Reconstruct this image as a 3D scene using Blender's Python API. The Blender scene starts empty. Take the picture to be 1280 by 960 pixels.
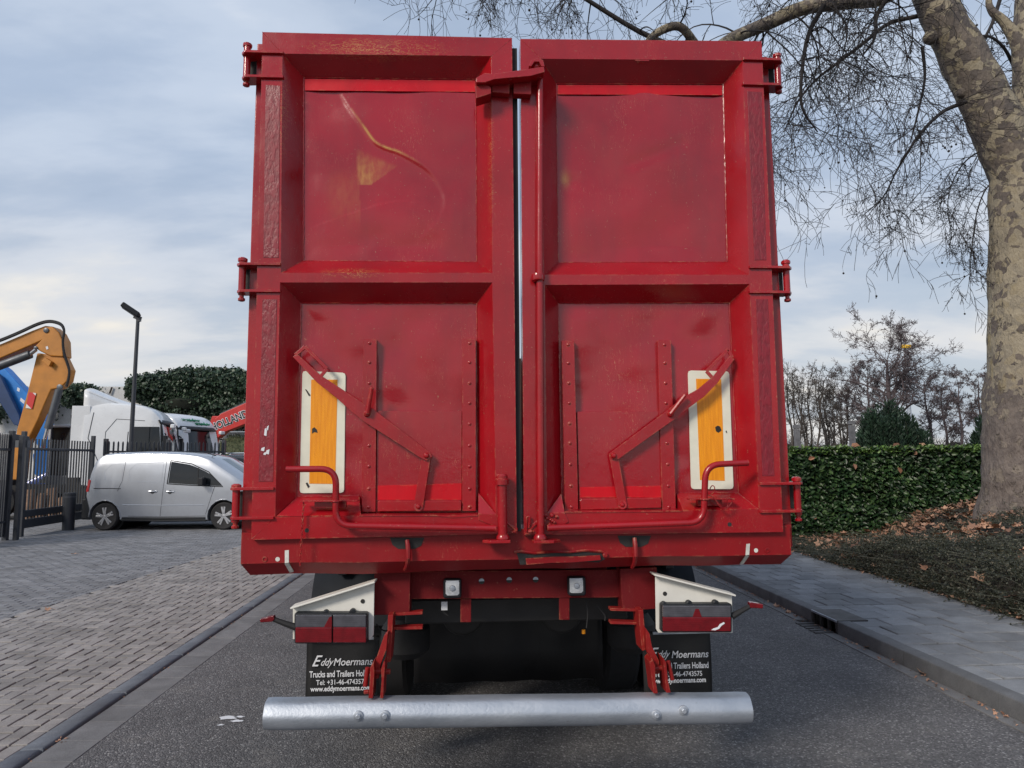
import bpy, math, random
from mathutils import Vector, Matrix, noise
R_ = math.radians
random.seed(7)
S = bpy.context.scene
COL = S.collection

# ------------------------------------------------------------------ camera
FPX, YAW, PITCH, ROLL, CAMH = 870.0, R_(3.35), R_(6.15), R_(0.5), 1.65
CF = Vector((math.sin(YAW)*math.cos(PITCH), math.cos(YAW)*math.cos(PITCH), math.sin(PITCH)))
_r = Vector((math.cos(YAW), -math.sin(YAW), 0)); _u = _r.cross(CF)
CR = _r*math.cos(ROLL) - _u*math.sin(ROLL); CU = _u*math.cos(ROLL) + _r*math.sin(ROLL)
CAM = Vector((0, 0, CAMH))
cd = bpy.data.cameras.new('camera'); cam = bpy.data.objects.new('camera', cd); COL.objects.link(cam)
cd.sensor_width = 36; cd.lens = 36*FPX/1280; cd.clip_start = 0.05; cd.clip_end = 3000
m = Matrix((CR, CU, -CF)).transposed().to_4x4(); m.translation = CAM; cam.matrix_world = m
S.camera = cam
S.render.resolution_x, S.render.resolution_y = 1024, 768

def ray(px, py): return CF*FPX + CR*(px-640) + CU*(480-py)
def PY(px, py, Y): d = ray(px, py); return CAM + d*(Y/d.y)          # point of a pixel on the upright plane y = Y
def PZ(px, py, z=0.0): d = ray(px, py); return CAM + d*((z-CAMH)/d.z)  # point of a pixel on the ground
def PX(p):
    d = Vector(p)-CAM; k = d.dot(CF)
    return 640+FPX*d.dot(CR)/k, 480-FPX*d.dot(CU)/k

# ------------------------------------------------------------------ world
SUN_EL, SUN_AZ = R_(33), R_(222)     # azimuth clockwise from +Y: the bright part of the cloud is behind the photographer
W = bpy.data.worlds.new("World"); S.world = W; W.use_nodes = True
nt = W.node_tree; N = nt.nodes; L = nt.links; N.clear()
def nd(t, **k):
    n = N.new(t)
    for a, b in k.items(): setattr(n, a, b)
    return n
out = nd('ShaderNodeOutputWorld'); bg = nd('ShaderNodeBackground'); bg.inputs[1].default_value = 0.1
sky = nd('ShaderNodeTexSky', sky_type='NISHITA', sun_disc=False, sun_elevation=SUN_EL, sun_rotation=SUN_AZ)
sky.air_density = 1.2; sky.dust_density = 2.5
tc = nd('ShaderNodeTexCoord'); sep = nd('ShaderNodeSeparateXYZ'); L.new(tc.outputs['Generated'], sep.inputs[0])
def mth(op, a, b=None, c=None, clamp=False):
    n = nd('ShaderNodeMath', operation=op); n.use_clamp = clamp
    for i, x in enumerate((a, b, c)):
        if x is None: continue
        if isinstance(x, (int, float)): n.inputs[i].default_value = x
        else: L.new(x, n.inputs[i])
    return n.outputs[0]
def rampn(fac, stops, ip='EASE'):
    n = nd('ShaderNodeValToRGB'); L.new(fac, n.inputs[0]); cr = n.color_ramp; cr.interpolation = ip
    while len(cr.elements) < len(stops): cr.elements.new(0.5)
    for e, (p, c) in zip(cr.elements, stops):
        e.position = p; e.color = (*c, 1) if len(c) == 3 else c
    return n.outputs[0]
zz = mth('MAXIMUM', sep.outputs[2], 0.0); den = mth('ADD', zz, 0.24)
cmb = nd('ShaderNodeCombineXYZ')
L.new(mth('DIVIDE', sep.outputs[0], den), cmb.inputs[0]); L.new(mth('DIVIDE', sep.outputs[1], den), cmb.inputs[1])
mp = nd('ShaderNodeMapping'); mp.inputs['Rotation'].default_value = (0, 0, R_(28)); mp.inputs['Scale'].default_value = (0.75, 1.5, 1)
mp.inputs['Location'].default_value = (0.35, 1.9, 0)
L.new(cmb.outputs[0], mp.inputs[0])
n1 = nd('ShaderNodeTexNoise'); n1.inputs['Scale'].default_value = 0.9; n1.inputs['Detail'].default_value = 7; n1.inputs['Roughness'].default_value = 0.52
n1.inputs['Distortion'].default_value = 0.25
L.new(mp.outputs[0], n1.inputs[0])
n2 = nd('ShaderNodeTexNoise'); n2.inputs['Scale'].default_value = 2.6; n2.inputs['Detail'].default_value = 6; n2.inputs['Roughness'].default_value = 0.55
L.new(mp.outputs[0], n2.inputs[0])
# cloud deck: grey-blue bellies, paler thin places, creamy low down
mixn = mth('ADD', mth('MULTIPLY', n1.outputs[0], 0.72), mth('MULTIPLY', n2.outputs[0], 0.28))
deck = rampn(mixn, [(0.36, (3.1, 3.95, 5.4)), (0.47, (4.0, 4.9, 6.4)), (0.56, (5.1, 5.9, 7.2)), (0.66, (6.9, 7.3, 8.0))])
low = rampn(mixn, [(0.34, (4.1, 4.75, 5.9)), (0.45, (5.5, 5.95, 6.6)), (0.54, (7.2, 7.15, 7.1)), (0.63, (8.8, 8.1, 6.9))])
hz = rampn(zz, [(0.02, (1, 1, 1)), (0.42, (0, 0, 0))])
mx = nd('ShaderNodeMix', data_type='RGBA'); L.new(hz, mx.inputs[0]); L.new(deck, mx.inputs[6]); L.new(low, mx.inputs[7])
cov = rampn(n1.outputs[0], [(0.36, (0.78, 0.78, 0.78)), (0.6, (1, 1, 1))])
mx2 = nd('ShaderNodeMix', data_type='RGBA'); L.new(cov, mx2.inputs[0]); L.new(sky.outputs[0], mx2.inputs[6]); L.new(mx.outputs[2], mx2.inputs[7])
L.new(mx2.outputs[2], bg.inputs[0]); L.new(bg.outputs[0], out.inputs[0])

# ------------------------------------------------------------------ sun (veiled by cloud) and exposure
sl = bpy.data.lights.new('sun', 'SUN'); sun = bpy.data.objects.new('sun', sl); COL.objects.link(sun)
sl.energy = 2.4; sl.angle = R_(14); sl.color = (1.0, 0.90, 0.78)
sd = Vector((math.sin(SUN_AZ)*math.cos(SUN_EL), math.cos(SUN_AZ)*math.cos(SUN_EL), math.sin(SUN_EL)))
sun.rotation_euler = sd.to_track_quat('Z', 'Y').to_euler(); sun.location = sd*60
S.view_settings.view_transform = 'Standard'; S.view_settings.look = 'None'
S.view_settings.exposure = 0.15; S.view_settings.gamma = 1.0; S.view_settings.use_curve_mapping = False

# ------------------------------------------------------------------ helpers
class MB:
    def __init__(s): s.v = []; s.f = []; s.m = []; s.cur = 0
    def add(s, vs, fs):
        o = len(s.v); s.v += [tuple(x) for x in vs]; s.f += [tuple(i+o for i in f) for f in fs]; s.m += [s.cur]*len(fs); return s
    def box(s, c, d, M=None):
        x, y, z = d[0]/2, d[1]/2, d[2]/2
        vs = [Vector((a, b, e)) for e in (-z, z) for b in (-y, y) for a in (-x, x)]
        if M is not None: vs = [M@p for p in vs]
        c = Vector(c)
        return s.add([c+p for p in vs], [(0,2,3,1),(4,5,7,6),(0,1,5,4),(2,6,7,3),(0,4,6,2),(1,3,7,5)])
    def prism(s, poly, ext):
        """poly: coplanar 3D points; ext: extrusion vector"""
        n = len(poly); a = [Vector(p) for p in poly]; e = Vector(ext)
        nrm = Vector((0, 0, 0))
        for i in range(n): nrm += a[i].cross(a[(i+1) % n])
        if nrm.dot(e) > 0: a.reverse()
        fs = [tuple(range(n)), tuple(range(2*n-1, n-1, -1))] + [(i, n+i, n+(i+1) % n, (i+1) % n) for i in range(n)]
        # orientation: first face looks against e
        fs = [fs[0], fs[1]] + [tuple(reversed(q)) for q in [(i, (i+1) % n, n+(i+1) % n, n+i) for i in range(n)]]
        return s.add(a+[p+e for p in a], fs)
    def bar(s, a, b, w, h, up=(0, 0, 1)):
        a, b = Vector(a), Vector(b); d = (b-a); l = d.length; d.normalize(); up = Vector(up)
        x = d.cross(up)
        if x.length < 1e-4: up = Vector((0, 1, 0)); x = d.cross(up)
        x.normalize(); z = x.cross(d)
        M = Matrix((x, d, z)).transposed()
        return s.box((a+b)/2, (w, l, h), M)
    def tube(s, pts, rad, n=8, cap=True):
        pts = [Vector(p) for p in pts]; k = len(pts)
        if isinstance(rad, (int, float)): rad = [rad]*k
        t0 = (pts[1]-pts[0]).normalized(); ref = Vector((0, 0, 1)) if abs(t0.z) < 0.9 else Vector((1, 0, 0))
        x = t0.cross(ref).normalized(); vs = []
        for i in range(k):
            t = (pts[min(i+1, k-1)]-pts[max(i-1, 0)])
            t = t.normalized() if t.length > 1e-9 else t0
            x = (x - t*x.dot(t))
            x = x.normalized() if x.length > 1e-6 else t.orthogonal().normalized()
            y = t.cross(x)
            for j in range(n):
                a = 2*math.pi*j/n; vs.append(pts[i]+(x*math.cos(a)+y*math.sin(a))*rad[i])
        fs = [(i*n+j, i*n+(j+1) % n, (i+1)*n+(j+1) % n, (i+1)*n+j) for i in range(k-1) for j in range(n)]
        if cap: fs += [tuple(range(n-1, -1, -1)), tuple(range((k-1)*n, k*n))]
        return s.add(vs, fs)
    def cyl(s, a, b, r, n=16): return s.tube([a, b], r, n)
    def lathe(s, c, axis, prof, n=24):
        """prof: list of (r, h) along axis"""
        ax = Vector(axis).normalized(); x = ax.orthogonal().normalized(); y = ax.cross(x); c = Vector(c); vs = []
        for r, h in prof:
            for j in range(n):
                a = 2*math.pi*j/n; vs.append(c+ax*h+(x*math.cos(a)+y*math.sin(a))*r)
        k = len(prof)
        fs = [(i*n+j, i*n+(j+1) % n, (i+1)*n+(j+1) % n, (i+1)*n+j) for i in range(k-1) for j in range(n)]
        fs += [tuple(range(n-1, -1, -1)), tuple(range((k-1)*n, k*n))]
        return s.add(vs, fs)
    def dome(s, c, axis, r, h, n=8):
        return s.lathe(c, axis, [(r, 0), (r*0.92, h*0.45), (r*0.6, h*0.85), (r*0.12, h)], n)
    def grid(s, fn, nu, nv):
        o = [fn(i/nu, j/nv) for j in range(nv+1) for i in range(nu+1)]
        return s.add(o, [(j*(nu+1)+i, j*(nu+1)+i+1, (j+1)*(nu+1)+i+1, (j+1)*(nu+1)+i) for j in range(nv) for i in range(nu)])
    def mesh(s, name, smooth=True, ang=32):
        me = bpy.data.meshes.new(name); me.from_pydata(s.v, [], s.f); me.update()
        if any(s.m): me.polygons.foreach_set('material_index', s.m)
        if smooth:
            me.polygons.foreach_set('use_smooth', [True]*len(me.polygons)); me.set_sharp_from_angle(angle=R_(ang))
        return me

MW = {}
def link(o, parent=None, local=False):
    COL.objects.link(o)
    if parent is not None:
        o.parent = parent
        if local: MW[o.name] = MW.get(parent.name, Matrix())
        else:
            o.matrix_parent_inverse = MW.get(parent.name, Matrix()).inverted(); MW[o.name] = Matrix()
    return o
def obj(name, mb, mat, parent=None, local=False, bev=0.0, smooth=True, ang=32, seg=2, label=None):
    me = mb if isinstance(mb, bpy.types.Mesh) else mb.mesh(name, smooth, ang)
    o = bpy.data.objects.new(name, me)
    for mt in (mat if isinstance(mat, (list, tuple)) else [mat]): me.materials.append(mt)
    link(o, parent, local)
    if bev:
        b = o.modifiers.new('bevel', 'BEVEL'); b.width = bev; b.segments = seg; b.limit_method = 'ANGLE'; b.angle_limit = R_(40); b.harden_normals = True
    if label: o['label'] = label
    return o
def tag(o, label, cat, group=None):
    o['label'] = label; o['category'] = cat
    if group: o['group'] = group
    return o
def thing(name, label, cat, loc=(0, 0, 0), rz=0.0, group=None):
    o = bpy.data.objects.new(name, None); o.empty_display_size = 0.2; COL.objects.link(o)
    o.location = loc; o.rotation_euler = (0, 0, rz)
    MW[o.name] = Matrix.Translation(loc) @ Matrix.Rotation(rz, 4, 'Z')
    return tag(o, label, cat, group)
def struct(o): o['kind'] = 'structure'; return o
def stuff(o): o['kind'] = 'stuff'; return o
def text_mesh(body, size, shear=0.0, extrude=0.0006, bold=0.0, sx=1.0, align='CENTER'):
    c = bpy.data.curves.new('lettering', 'FONT'); c.body = body; c.size = size; c.shear = shear; c.extrude = extrude; c.offset = bold
    c.align_x = align; c.align_y = 'CENTER'; c.resolution_u = 4
    o = bpy.data.objects.new('lettering', c); COL.objects.link(o)
    dg = bpy.context.evaluated_depsgraph_get(); me = bpy.data.meshes.new_from_object(o.evaluated_get(dg))
    bpy.data.objects.remove(o); bpy.data.curves.remove(c)
    for v in me.vertices: v.co.x *= sx
    return me
def place_text(me, M):
    me.transform(M); return me

# ------------------------------------------------------------------ materials
class MT:
    """small node-tree writer"""
    def __init__(s, name):
        s.mat = bpy.data.materials.new(name); s.mat.use_nodes = True; s.nt = s.mat.node_tree
        s.b = s.nt.nodes['Principled BSDF']; s.o = s.nt.nodes['Material Output']
    def n(s, t, **k):
        x = s.nt.nodes.new(t)
        for a, v in k.items(): setattr(x, a, v)
        return x
    def lk(s, a, b): s.nt.links.new(a, b)
    def co(s, kind='Object'): return s.n('ShaderNodeTexCoord').outputs[kind]
    def pos(s): return s.n('ShaderNodeNewGeometry').outputs['Position']
    def noise(s, scale, detail=4, rough=0.55, vec=None, stretch=None, dist=0.0):
        x = s.n('ShaderNodeTexNoise'); x.inputs['Scale'].default_value = scale; x.inputs['Detail'].default_value = detail; x.inputs['Roughness'].default_value = rough
        x.inputs['Distortion'].default_value = dist
        v = vec if vec is not None else s.pos()
        if stretch:
            mp = s.n('ShaderNodeMapping'); mp.inputs['Scale'].default_value = stretch; s.lk(v, mp.inputs[0]); v = mp.outputs[0]
        s.lk(v, x.inputs[0]); return x.outputs[0]
    def voro(s, scale, feature='F1', out='Distance', vec=None, rnd=1.0):
        x = s.n('ShaderNodeTexVoronoi', feature=feature); x.inputs['Scale'].default_value = scale; x.inputs['Randomness'].default_value = rnd
        s.lk(vec if vec is not None else s.pos(), x.inputs[0]); return x.outputs[out]
    def ramp(s, fac, stops, ip='LINEAR'):
        x = s.n('ShaderNodeValToRGB'); s.lk(fac, x.inputs[0]); cr = x.color_ramp; cr.interpolation = ip
        while len(cr.elements) < len(stops): cr.elements.new(0.5)
        for e, (p, c) in zip(cr.elements, stops):
            if isinstance(c, (int, float)): c = (c, c, c)
            e.position = p; e.color = (*c, 1)
        return x.outputs[0]
    def mix(s, fac, a, b, bt='MIX'):
        x = s.n('ShaderNodeMix', data_type='RGBA', blend_type=bt)
        for i, v in ((0, fac), (6, a), (7, b)):
            if isinstance(v, (int, float)): x.inputs[i].default_value = v if i == 0 else (v, v, v, 1)
            elif isinstance(v, tuple): x.inputs[i].default_value = (*v, 1)
            else: s.lk(v, x.inputs[i])
        return x.outputs[2]
    def math(s, op, a, b=0.0, clamp=False):
        x = s.n('ShaderNodeMath', operation=op); x.use_clamp = clamp
        for i, v in enumerate((a, b)):
            if isinstance(v, (int, float)): x.inputs[i].default_value = v
            else: s.lk(v, x.inputs[i])
        return x.outputs[0]
    def bump(s, h, dist=0.002, strength=1.0, normal=None):
        x = s.n('ShaderNodeBump'); x.inputs['Distance'].default_value = dist; x.inputs['Strength'].default_value = strength
        s.lk(h, x.inputs['Height'])
        if normal is not None: s.lk(normal, x.inputs['Normal'])
        s.lk(x.outputs[0], s.b.inputs['Normal']); return x.outputs[0]
    def set(s, key, v):
        i = s.b.inputs[key]
        if isinstance(v, tuple): i.default_value = (*v, 1)
        elif isinstance(v, (int, float)): i.default_value = v
        else: s.lk(v, i)
        return s
def simple(name, col, rough=0.5, metal=0.0, var=0.12, scale=3.0, bump=0.0, bscale=60, spec=0.5, coat=0.0):
    t = MT(name); n = t.noise(scale, 5)
    a = tuple(max(0, c*(1-var)) for c in col); b = tuple(min(1, c*(1+var)) for c in col)
    t.set('Base Color', t.ramp(n, [(0.3, a), (0.7, b)])); t.set('Metallic', metal)
    t.set('Roughness', t.ramp(t.noise(scale*2.3, 4), [(0.3, max(0.03, rough-0.06)), (0.7, min(1, rough+0.08))]))
    t.set('Specular IOR Level', spec)
    if coat: t.set('Coat Weight', coat); t.set('Coat Roughness', 0.08)
    if bump: t.bump(t.noise(bscale, 3), bump)
    return t.mat

def carpaint(name, col, rough=0.24, metal=0.5):
    t = MT(name); t.set('Base Color', col); t.set('Metallic', metal); t.set('Roughness', rough); t.set('Coat Weight', 0.8); t.set('Coat Roughness', 0.04)
    d = t.math('MULTIPLY', t.ramp(t.noise(6, 6, 0.65, stretch=(1, 1, 0.5)), [(0.45, 0.0), (0.75, 1.0)]), 0.12); t.set('Base Color', t.mix(d, col, (0.16, 0.15, 0.14))); return t.mat
def red_paint(name, base=(0.335, 0.006, 0.012), rough=0.18, chips=0.7, peel=False, spec=0.6, gold=()):
    t = MT(name)
    n = t.noise(2.2, 6, 0.6); col = t.ramp(n, [(0.3, tuple(c*0.78 for c in base)), (0.52, base), (0.75, tuple(min(1, c*1.18) for c in base))])
    # grime film and run-off streaks
    st = t.noise(7.0, 6, 0.65, stretch=(1, 1, 0.12)); gr = t.math('MULTIPLY', t.ramp(st, [(0.48, 0.0), (0.70, 1.0)]), 0.24)
    col = t.mix(gr, col, (0.13, 0.018, 0.022))
    # scratches down to pale primer: thin lines of two stretched noises
    vor = t.voro(34, 'DISTANCE_TO_EDGE', vec=None)
    sc = t.ramp(t.noise(26, 2, 0.4, stretch=(3.2, 3.2, 0.6), dist=0.6), [(0.495, 0.0), (0.5, 1.0), (0.505, 0.0)])
    msk = t.ramp(t.noise(3.1, 5, 0.6), [(0.50, 0.0), (0.66, 1.0)])
    sm = t.math('MULTIPLY', t.math('MULTIPLY', sc, msk), chips)
    col = t.mix(sm, col, (0.55, 0.22, 0.13))
    # little chips
    ch = t.ramp(t.noise(85, 3, 0.5), [(0.70, 0.0), (0.72, 1.0)])
    col = t.mix(t.math('MULTIPLY', ch, chips*0.7), col, (0.34, 0.16, 0.10))
    at = t.n('ShaderNodeAttribute'); at.attribute_name = 'wear'
    wn = t.math('MULTIPLY', at.outputs['Fac'], t.ramp(t.noise(45, 5, 0.6, stretch=(1, 1, 0.35)), [(0.3, 0.25), (0.6, 1.0)]), True)
    col = t.mix(wn, col, (0.52, 0.27, 0.06))
    for (gx, gy, gz, sx, sz, amt) in gold:
        mpn = t.n('ShaderNodeMapping'); mpn.vector_type = 'POINT'; mpn.inputs['Location'].default_value = (-gx/sx, 0, -gz/sz); mpn.inputs['Scale'].default_value = (1/sx, 0, 1/sz); t.lk(t.pos(), mpn.inputs[0])
        ln = t.n('ShaderNodeVectorMath', operation='LENGTH'); t.lk(mpn.outputs[0], ln.inputs[0]); fo = t.ramp(ln.outputs['Value'], [(0.2, 1.0), (1.0, 0.0)])
        gs = t.ramp(t.noise(60, 3, 0.5, stretch=(0.5, 1, 1.4), dist=1.2), [(0.50, 0.0), (0.53, 1.0), (0.57, 0.0)]); col = t.mix(t.math('MULTIPLY', t.math('MULTIPLY', fo, gs), amt), col, (0.55, 0.30, 0.09))
    if not peel:      # paint knocked off the edges
        bv = t.n('ShaderNodeBevel'); bv.samples = 4; bv.inputs['Radius'].default_value = 0.010; gn = t.n('ShaderNodeNewGeometry'); dp = t.n('ShaderNodeVectorMath', operation='DOT_PRODUCT'); t.lk(bv.outputs[0], dp.inputs[0]); t.lk(gn.outputs['Normal'], dp.inputs[1])
        ed = t.ramp(t.math('SUBTRACT', 1.0, dp.outputs['Value']), [(0.015, 0.0), (0.14, 1.0)]); en = t.ramp(t.noise(24, 6, 0.7), [(0.50, 0.0), (0.60, 1.0)]); col = t.mix(t.math('MULTIPLY', t.math('MULTIPLY', ed, en), 0.62), col, (0.46, 0.20, 0.11))
    t.set('Base Color', col)
    r = t.ramp(t.noise(5.5, 6, 0.6), [(0.3, max(0.05, rough-0.08)), (0.7, rough+0.14)])
    t.set('Roughness', r); t.set('Specular IOR Level', spec)
    fine = t.noise(140, 3, 0.5); lump = t.noise(14, 4, 0.5)
    if peel:
        pl = t.noise(38, 5, 0.62, stretch=(1.6, 1.6, 0.7)); h = t.ramp(pl, [(0.40, 0.0), (0.58, 1.0)]); b = t.bump(h, 0.0012)
        t.set('Base Color', t.mix(h, tuple(c*0.8 for c in base), tuple(c*1.05 for c in base)))
        t.set('Roughness', 0.5)
    else:
        b1 = t.bump(fine, 0.0003); t.bump(lump, 0.0009, normal=b1)
    return t.mat
M = {}
M['red'] = red_paint('red_paint')
M['red2'] = red_paint('red_paint_panel', (0.325, 0.005, 0.014), 0.14, 0.9, spec=0.7)
M['redfresh'] = red_paint('fresh_red_paint', (0.55, 0.005, 0.014), 0.3, 0.3, spec=0.3)
M['redpeel'] = red_paint('blistered_red_paint', (0.23, 0.006, 0.018), 0.4, peel=True)
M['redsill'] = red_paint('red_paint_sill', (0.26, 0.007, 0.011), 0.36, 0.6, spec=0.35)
M['redframe'] = red_paint('shaded_red_underframe', (0.145, 0.007, 0.010), 0.6, 0.4, spec=0.2)  # darker red copy: shade under the box is put into the colour
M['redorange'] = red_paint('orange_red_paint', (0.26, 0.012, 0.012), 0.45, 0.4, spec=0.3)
M['rubber'] = simple('black_rubber', (0.016, 0.016, 0.018), 0.75, var=0.3, bump=0.001)
M['flap'] = simple('flap_rubber', (0.007, 0.007, 0.008), 0.5, var=0.2, bump=0.0006)
M['plastic'] = simple('black_plastic', (0.014, 0.016, 0.020), 0.5, var=0.3, bump=0.0006, spec=0.35)
M['guard'] = simple('mudguard_plastic', (0.012, 0.015, 0.021), 0.6, var=0.3, spec=0.2)
M['dark'] = simple('dark_steel', (0.02, 0.019, 0.019), 0.6, var=0.4, bump=0.001)
M['whitep'] = simple('white_paint', (0.72, 0.71, 0.66), 0.4, var=0.08, scale=9)
M['letter'] = simple('white_lettering', (0.72, 0.74, 0.78), 0.55, var=0.05)
M['tape'] = simple('white_reflective_tape', (0.62, 0.62, 0.58), 0.4, var=0.2, scale=30)
def galv():
    t = MT('galvanised_steel'); v = t.voro(38, 'F1', 'Color'); g = t.n('ShaderNodeSeparateColor'); t.lk(v, g.inputs[0])
    n = t.noise(5, 6, 0.6, stretch=(0.4, 1, 1))
    c = t.mix(0.72, t.ramp(g.outputs[0], [(0.0, (0.36, 0.40, 0.46)), (1.0, (0.46, 0.50, 0.56))]), t.ramp(n, [(0.3, (0.30, 0.34, 0.40)), (0.7, (0.55, 0.585, 0.64))]))
    d = t.ramp(t.noise(60, 5, 0.6), [(0.68, 0.0), (0.74, 1.0)])
    c = t.mix(t.math('MULTIPLY', d, 0.6), c, (0.14, 0.13, 0.12))
    t.set('Base Color', c); t.set('Metallic', 0.7); t.set('Roughness', t.ramp(n, [(0.3, 0.42), (0.7, 0.60)])); t.bump(t.noise(70, 4), 0.0012); return t.mat
M['galv'] = galv()
def lens(name, col, rough=0.12, ridge=True):
    t = MT(name); t.set('Base Color', t.ramp(t.noise(24, 5), [(0.35, tuple(c*0.7 for c in col)), (0.65, col)])); t.set('Roughness', rough); t.set('Coat Weight', 0.5)
    w = t.n('ShaderNodeTexWave', bands_direction='Z'); w.inputs['Scale'].default_value = 38; t.lk(t.pos(), w.inputs[0]); t.bump(w.outputs['Fac'], 0.0006, 0.4); return t.mat
M['lensred'] = lens('red_lens', (0.17, 0.004, 0.009)); M['lensclear'] = lens('smoky_clear_lens', (0.085, 0.085, 0.10)); M['lamp'] = lens('clear_lamp_lens', (0.55, 0.58, 0.62))
def orange():
    t = MT('amber_reflective_sheet'); n = t.noise(20, 5, 0.6, stretch=(6, 1, 0.35)); c = t.ramp(n, [(0.3, (0.74, 0.24, 0.003)), (0.7, (0.92, 0.36, 0.008))])
    d = t.ramp(t.noise(30, 4, 0.6), [(0.68, 0.0), (0.76, 1.0)]); c = t.mix(t.math('MULTIPLY', d, 0.5), c, (0.7, 0.45, 0.12)); t.set('Base Color', c); t.set('Roughness', 0.35)
    t.bump(t.voro(260, 'F1'), 0.0006); return t.mat
M['orange'] = orange()
M['cream'] = simple('cream_reflective_border', (0.74, 0.74, 0.62), 0.4, var=0.06, scale=14)
M['rust'] = simple('rusty_inner_steel', (0.045, 0.027, 0.022), 0.8, var=0.4, scale=5)
M['inside'] = simple('worn_inner_steel', (0.30, 0.28, 0.28), 0.55, var=0.3, scale=4)
# ------------------------------------------------------------------ tipping trailer
TY = 3.22                       # distance of the door face
def Wp(px, py, dy=0.0): return PY(px, py, TY+dy)
trailer = thing('tipper_trailer', 'tall red steel box trailer with two ribbed rear doors and galvanised bumper', 'trailer', (0.227, TY+6.0, 0))
def plate(name, poly, dy, th, mat, parent, bev=0.002, mb=None, **k):
    mb2 = mb or MB(); mb2.prism([Wp(x, y, dy) for x, y in poly], (0, th, 0))
    if mb is None: return obj(name, mb2, mat, parent, bev=bev, **k)
def rect(x0, y0, x1, y1): return [(x0, y0), (x1, y0), (x1, y1), (x0, y1)]
DEP = 0.095

def fbm(x, y, s=0.0, o=3):
    a, v, f = 1.0, 0.0, 1.0
    for _ in range(o): v += a*noise.noise(Vector((x*f, y*f, s))); a *= 0.5; f *= 2.1
    return v
def weld(mb, a, b, r=0.0032):
    a, b = Vector(a), Vector(b); n = max(4, int((b-a).length/0.011)); pts = []; rd = []
    for i in range(n+1):
        p = a.lerp(b, i/n); p += Vector((random.uniform(-1, 1), random.uniform(-1, 1), random.uniform(-1, 1)))*r*0.3; pts.append(p); rd.append(r*random.uniform(0.65, 1.25))
    mb.tube(pts, rd, 5)
CREASE = [(424, 108), (432, 124), (444, 143), (456, 160), (468, 176), (482, 184), (497, 189), (515, 198), (535, 211), (550, 230), (558, 252), (551, 274), (534, 292), (520, 312)]
def smooth2(P, k=4):
    P = [P[0]]+P+[P[-1]]; o = []
    for i in range(1, len(P)-2):
        for j in range(k):
            t = j/k; o.append(tuple(0.5*(2*P[i][c]+(P[i+1][c]-P[i-1][c])*t+(2*P[i-1][c]-5*P[i][c]+4*P[i+1][c]-P[i+2][c])*t*t+(-P[i-1][c]+3*P[i][c]-3*P[i+1][c]+P[i+2][c])*t**3) for c in (0, 1)))
    return o+[P[-2]]
CREASE = smooth2(CREASE)
def crease_sd(x, y):
    best = 1e9; sg = 1; tt = 0
    for i in range(len(CREASE)-1):
        ax, ay = CREASE[i]; bx, by = CREASE[i+1]; dx, dy = bx-ax, by-ay
        t = max(0, min(1, ((x-ax)*dx+(y-ay)*dy)/(dx*dx+dy*dy))); ex, ey = x-ax-t*dx, y-ay-t*dy; d = math.hypot(ex, ey)
        if d < best: best = d; sg = 1 if dx*ey-dy*ex > 0 else -1; tt = (i+t)/(len(CREASE)-1)
    return best*sg, tt
def ss(a, b, x): t = max(0.0, min(1.0, (x-a)/(b-a))); return t*t*(3-2*t)
def seg_d(x, y, ax, ay, bx, by):
    dx, dy = bx-ax, by-ay; t = max(0, min(1, ((x-ax)*dx+(y-ay)*dy)/(dx*dx+dy*dy))); return math.hypot(x-ax-t*dx, y-ay-t*dy)
def disp_ul(x, y):
    s, t = crease_sd(x, y); h = 0.0; w = 0.0
    env = ss(0.0, 0.1, t)*(1-0.75*ss(0.62, 0.82, t))*(1-ss(0.93, 1.0, t))
    if s > 0: h += 0.0065*ss(0, 6, s)*math.exp(-s/75.0)*env
    h -= 0.0012*math.exp(-(s/3.5)**2)*env
    if 0.12 < t < 0.62: w = 1.3*math.exp(-(s/1.1)**2)*ss(0.08, 0.25, t)*(1-ss(0.42, 0.6, t))
    # polished patch beside the crease
    if 444 < x < 497 and y > 183+(x-446)*0.42 and y < 231-max(0, x-464)*0.72: w = max(w, (0.62-0.40*ss(452, 492, x))*(0.75+0.5*fbm(x/5, y/9, 2))*ss(0, 5, x-444)*ss(0, 8, y-183-(x-446)*0.42)*(0.4+0.6*ss(188, 215, y)))
    if 400 < x < 450: w = max(w, 0.14*ss(400, 425, x)*ss(200, 240, y)*(1-ss(240, 300, y)))
    h += 0.004*math.exp(-(((x-460)/26)**2+((y-298)/14)**2)) - 0.010*math.exp(-(((x-525)/45)**2+((y-270)/25)**2))
    # crumples down by the rib
    h += 0.0015*math.exp(-(seg_d(x, y, 395, 318, 470, 296)/12)**2) + 0.002*math.exp(-(seg_d(x, y, 470, 318, 545, 300)/9)**2)
    return h + 0.012*fbm(x/90, y/90, 3.1, 2), w
def disp_ur(x, y):
    h = 0.024*fbm(x/120, y/120, 9.2, 2)
    w = 0.55*math.exp(-(((x-706)/5)**2+((y-224)/9)**2))
    h += 0.010*math.exp(-(((x-712)/14)**2+((y-228)/10)**2)) + 0.006*math.exp(-(seg_d(x, y, 790, 205, 850, 180)/9)**2)
    return h, w
def disp_l(x, y):
    h = 0.018*fbm(x/90, y/90, 21.0, 2)
    h += 0.006*math.exp(-(((x-497)/22)**2+((y-434)/14)**2)) - 0.006*math.exp(-(((x-535)/16)**2+((y-460)/26)**2))
    return h, 0.0
def disp_r(x, y):
    h = 0.018*fbm(x/90, y/90, 33.0, 2)
    h += 0.007*math.exp(-(((x-790)/18)**2+((y-480)/18)**2)) + 0.006*math.exp(-(((x-880)/24)**2+((y-425)/16)**2))
    return h, 0.0
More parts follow.
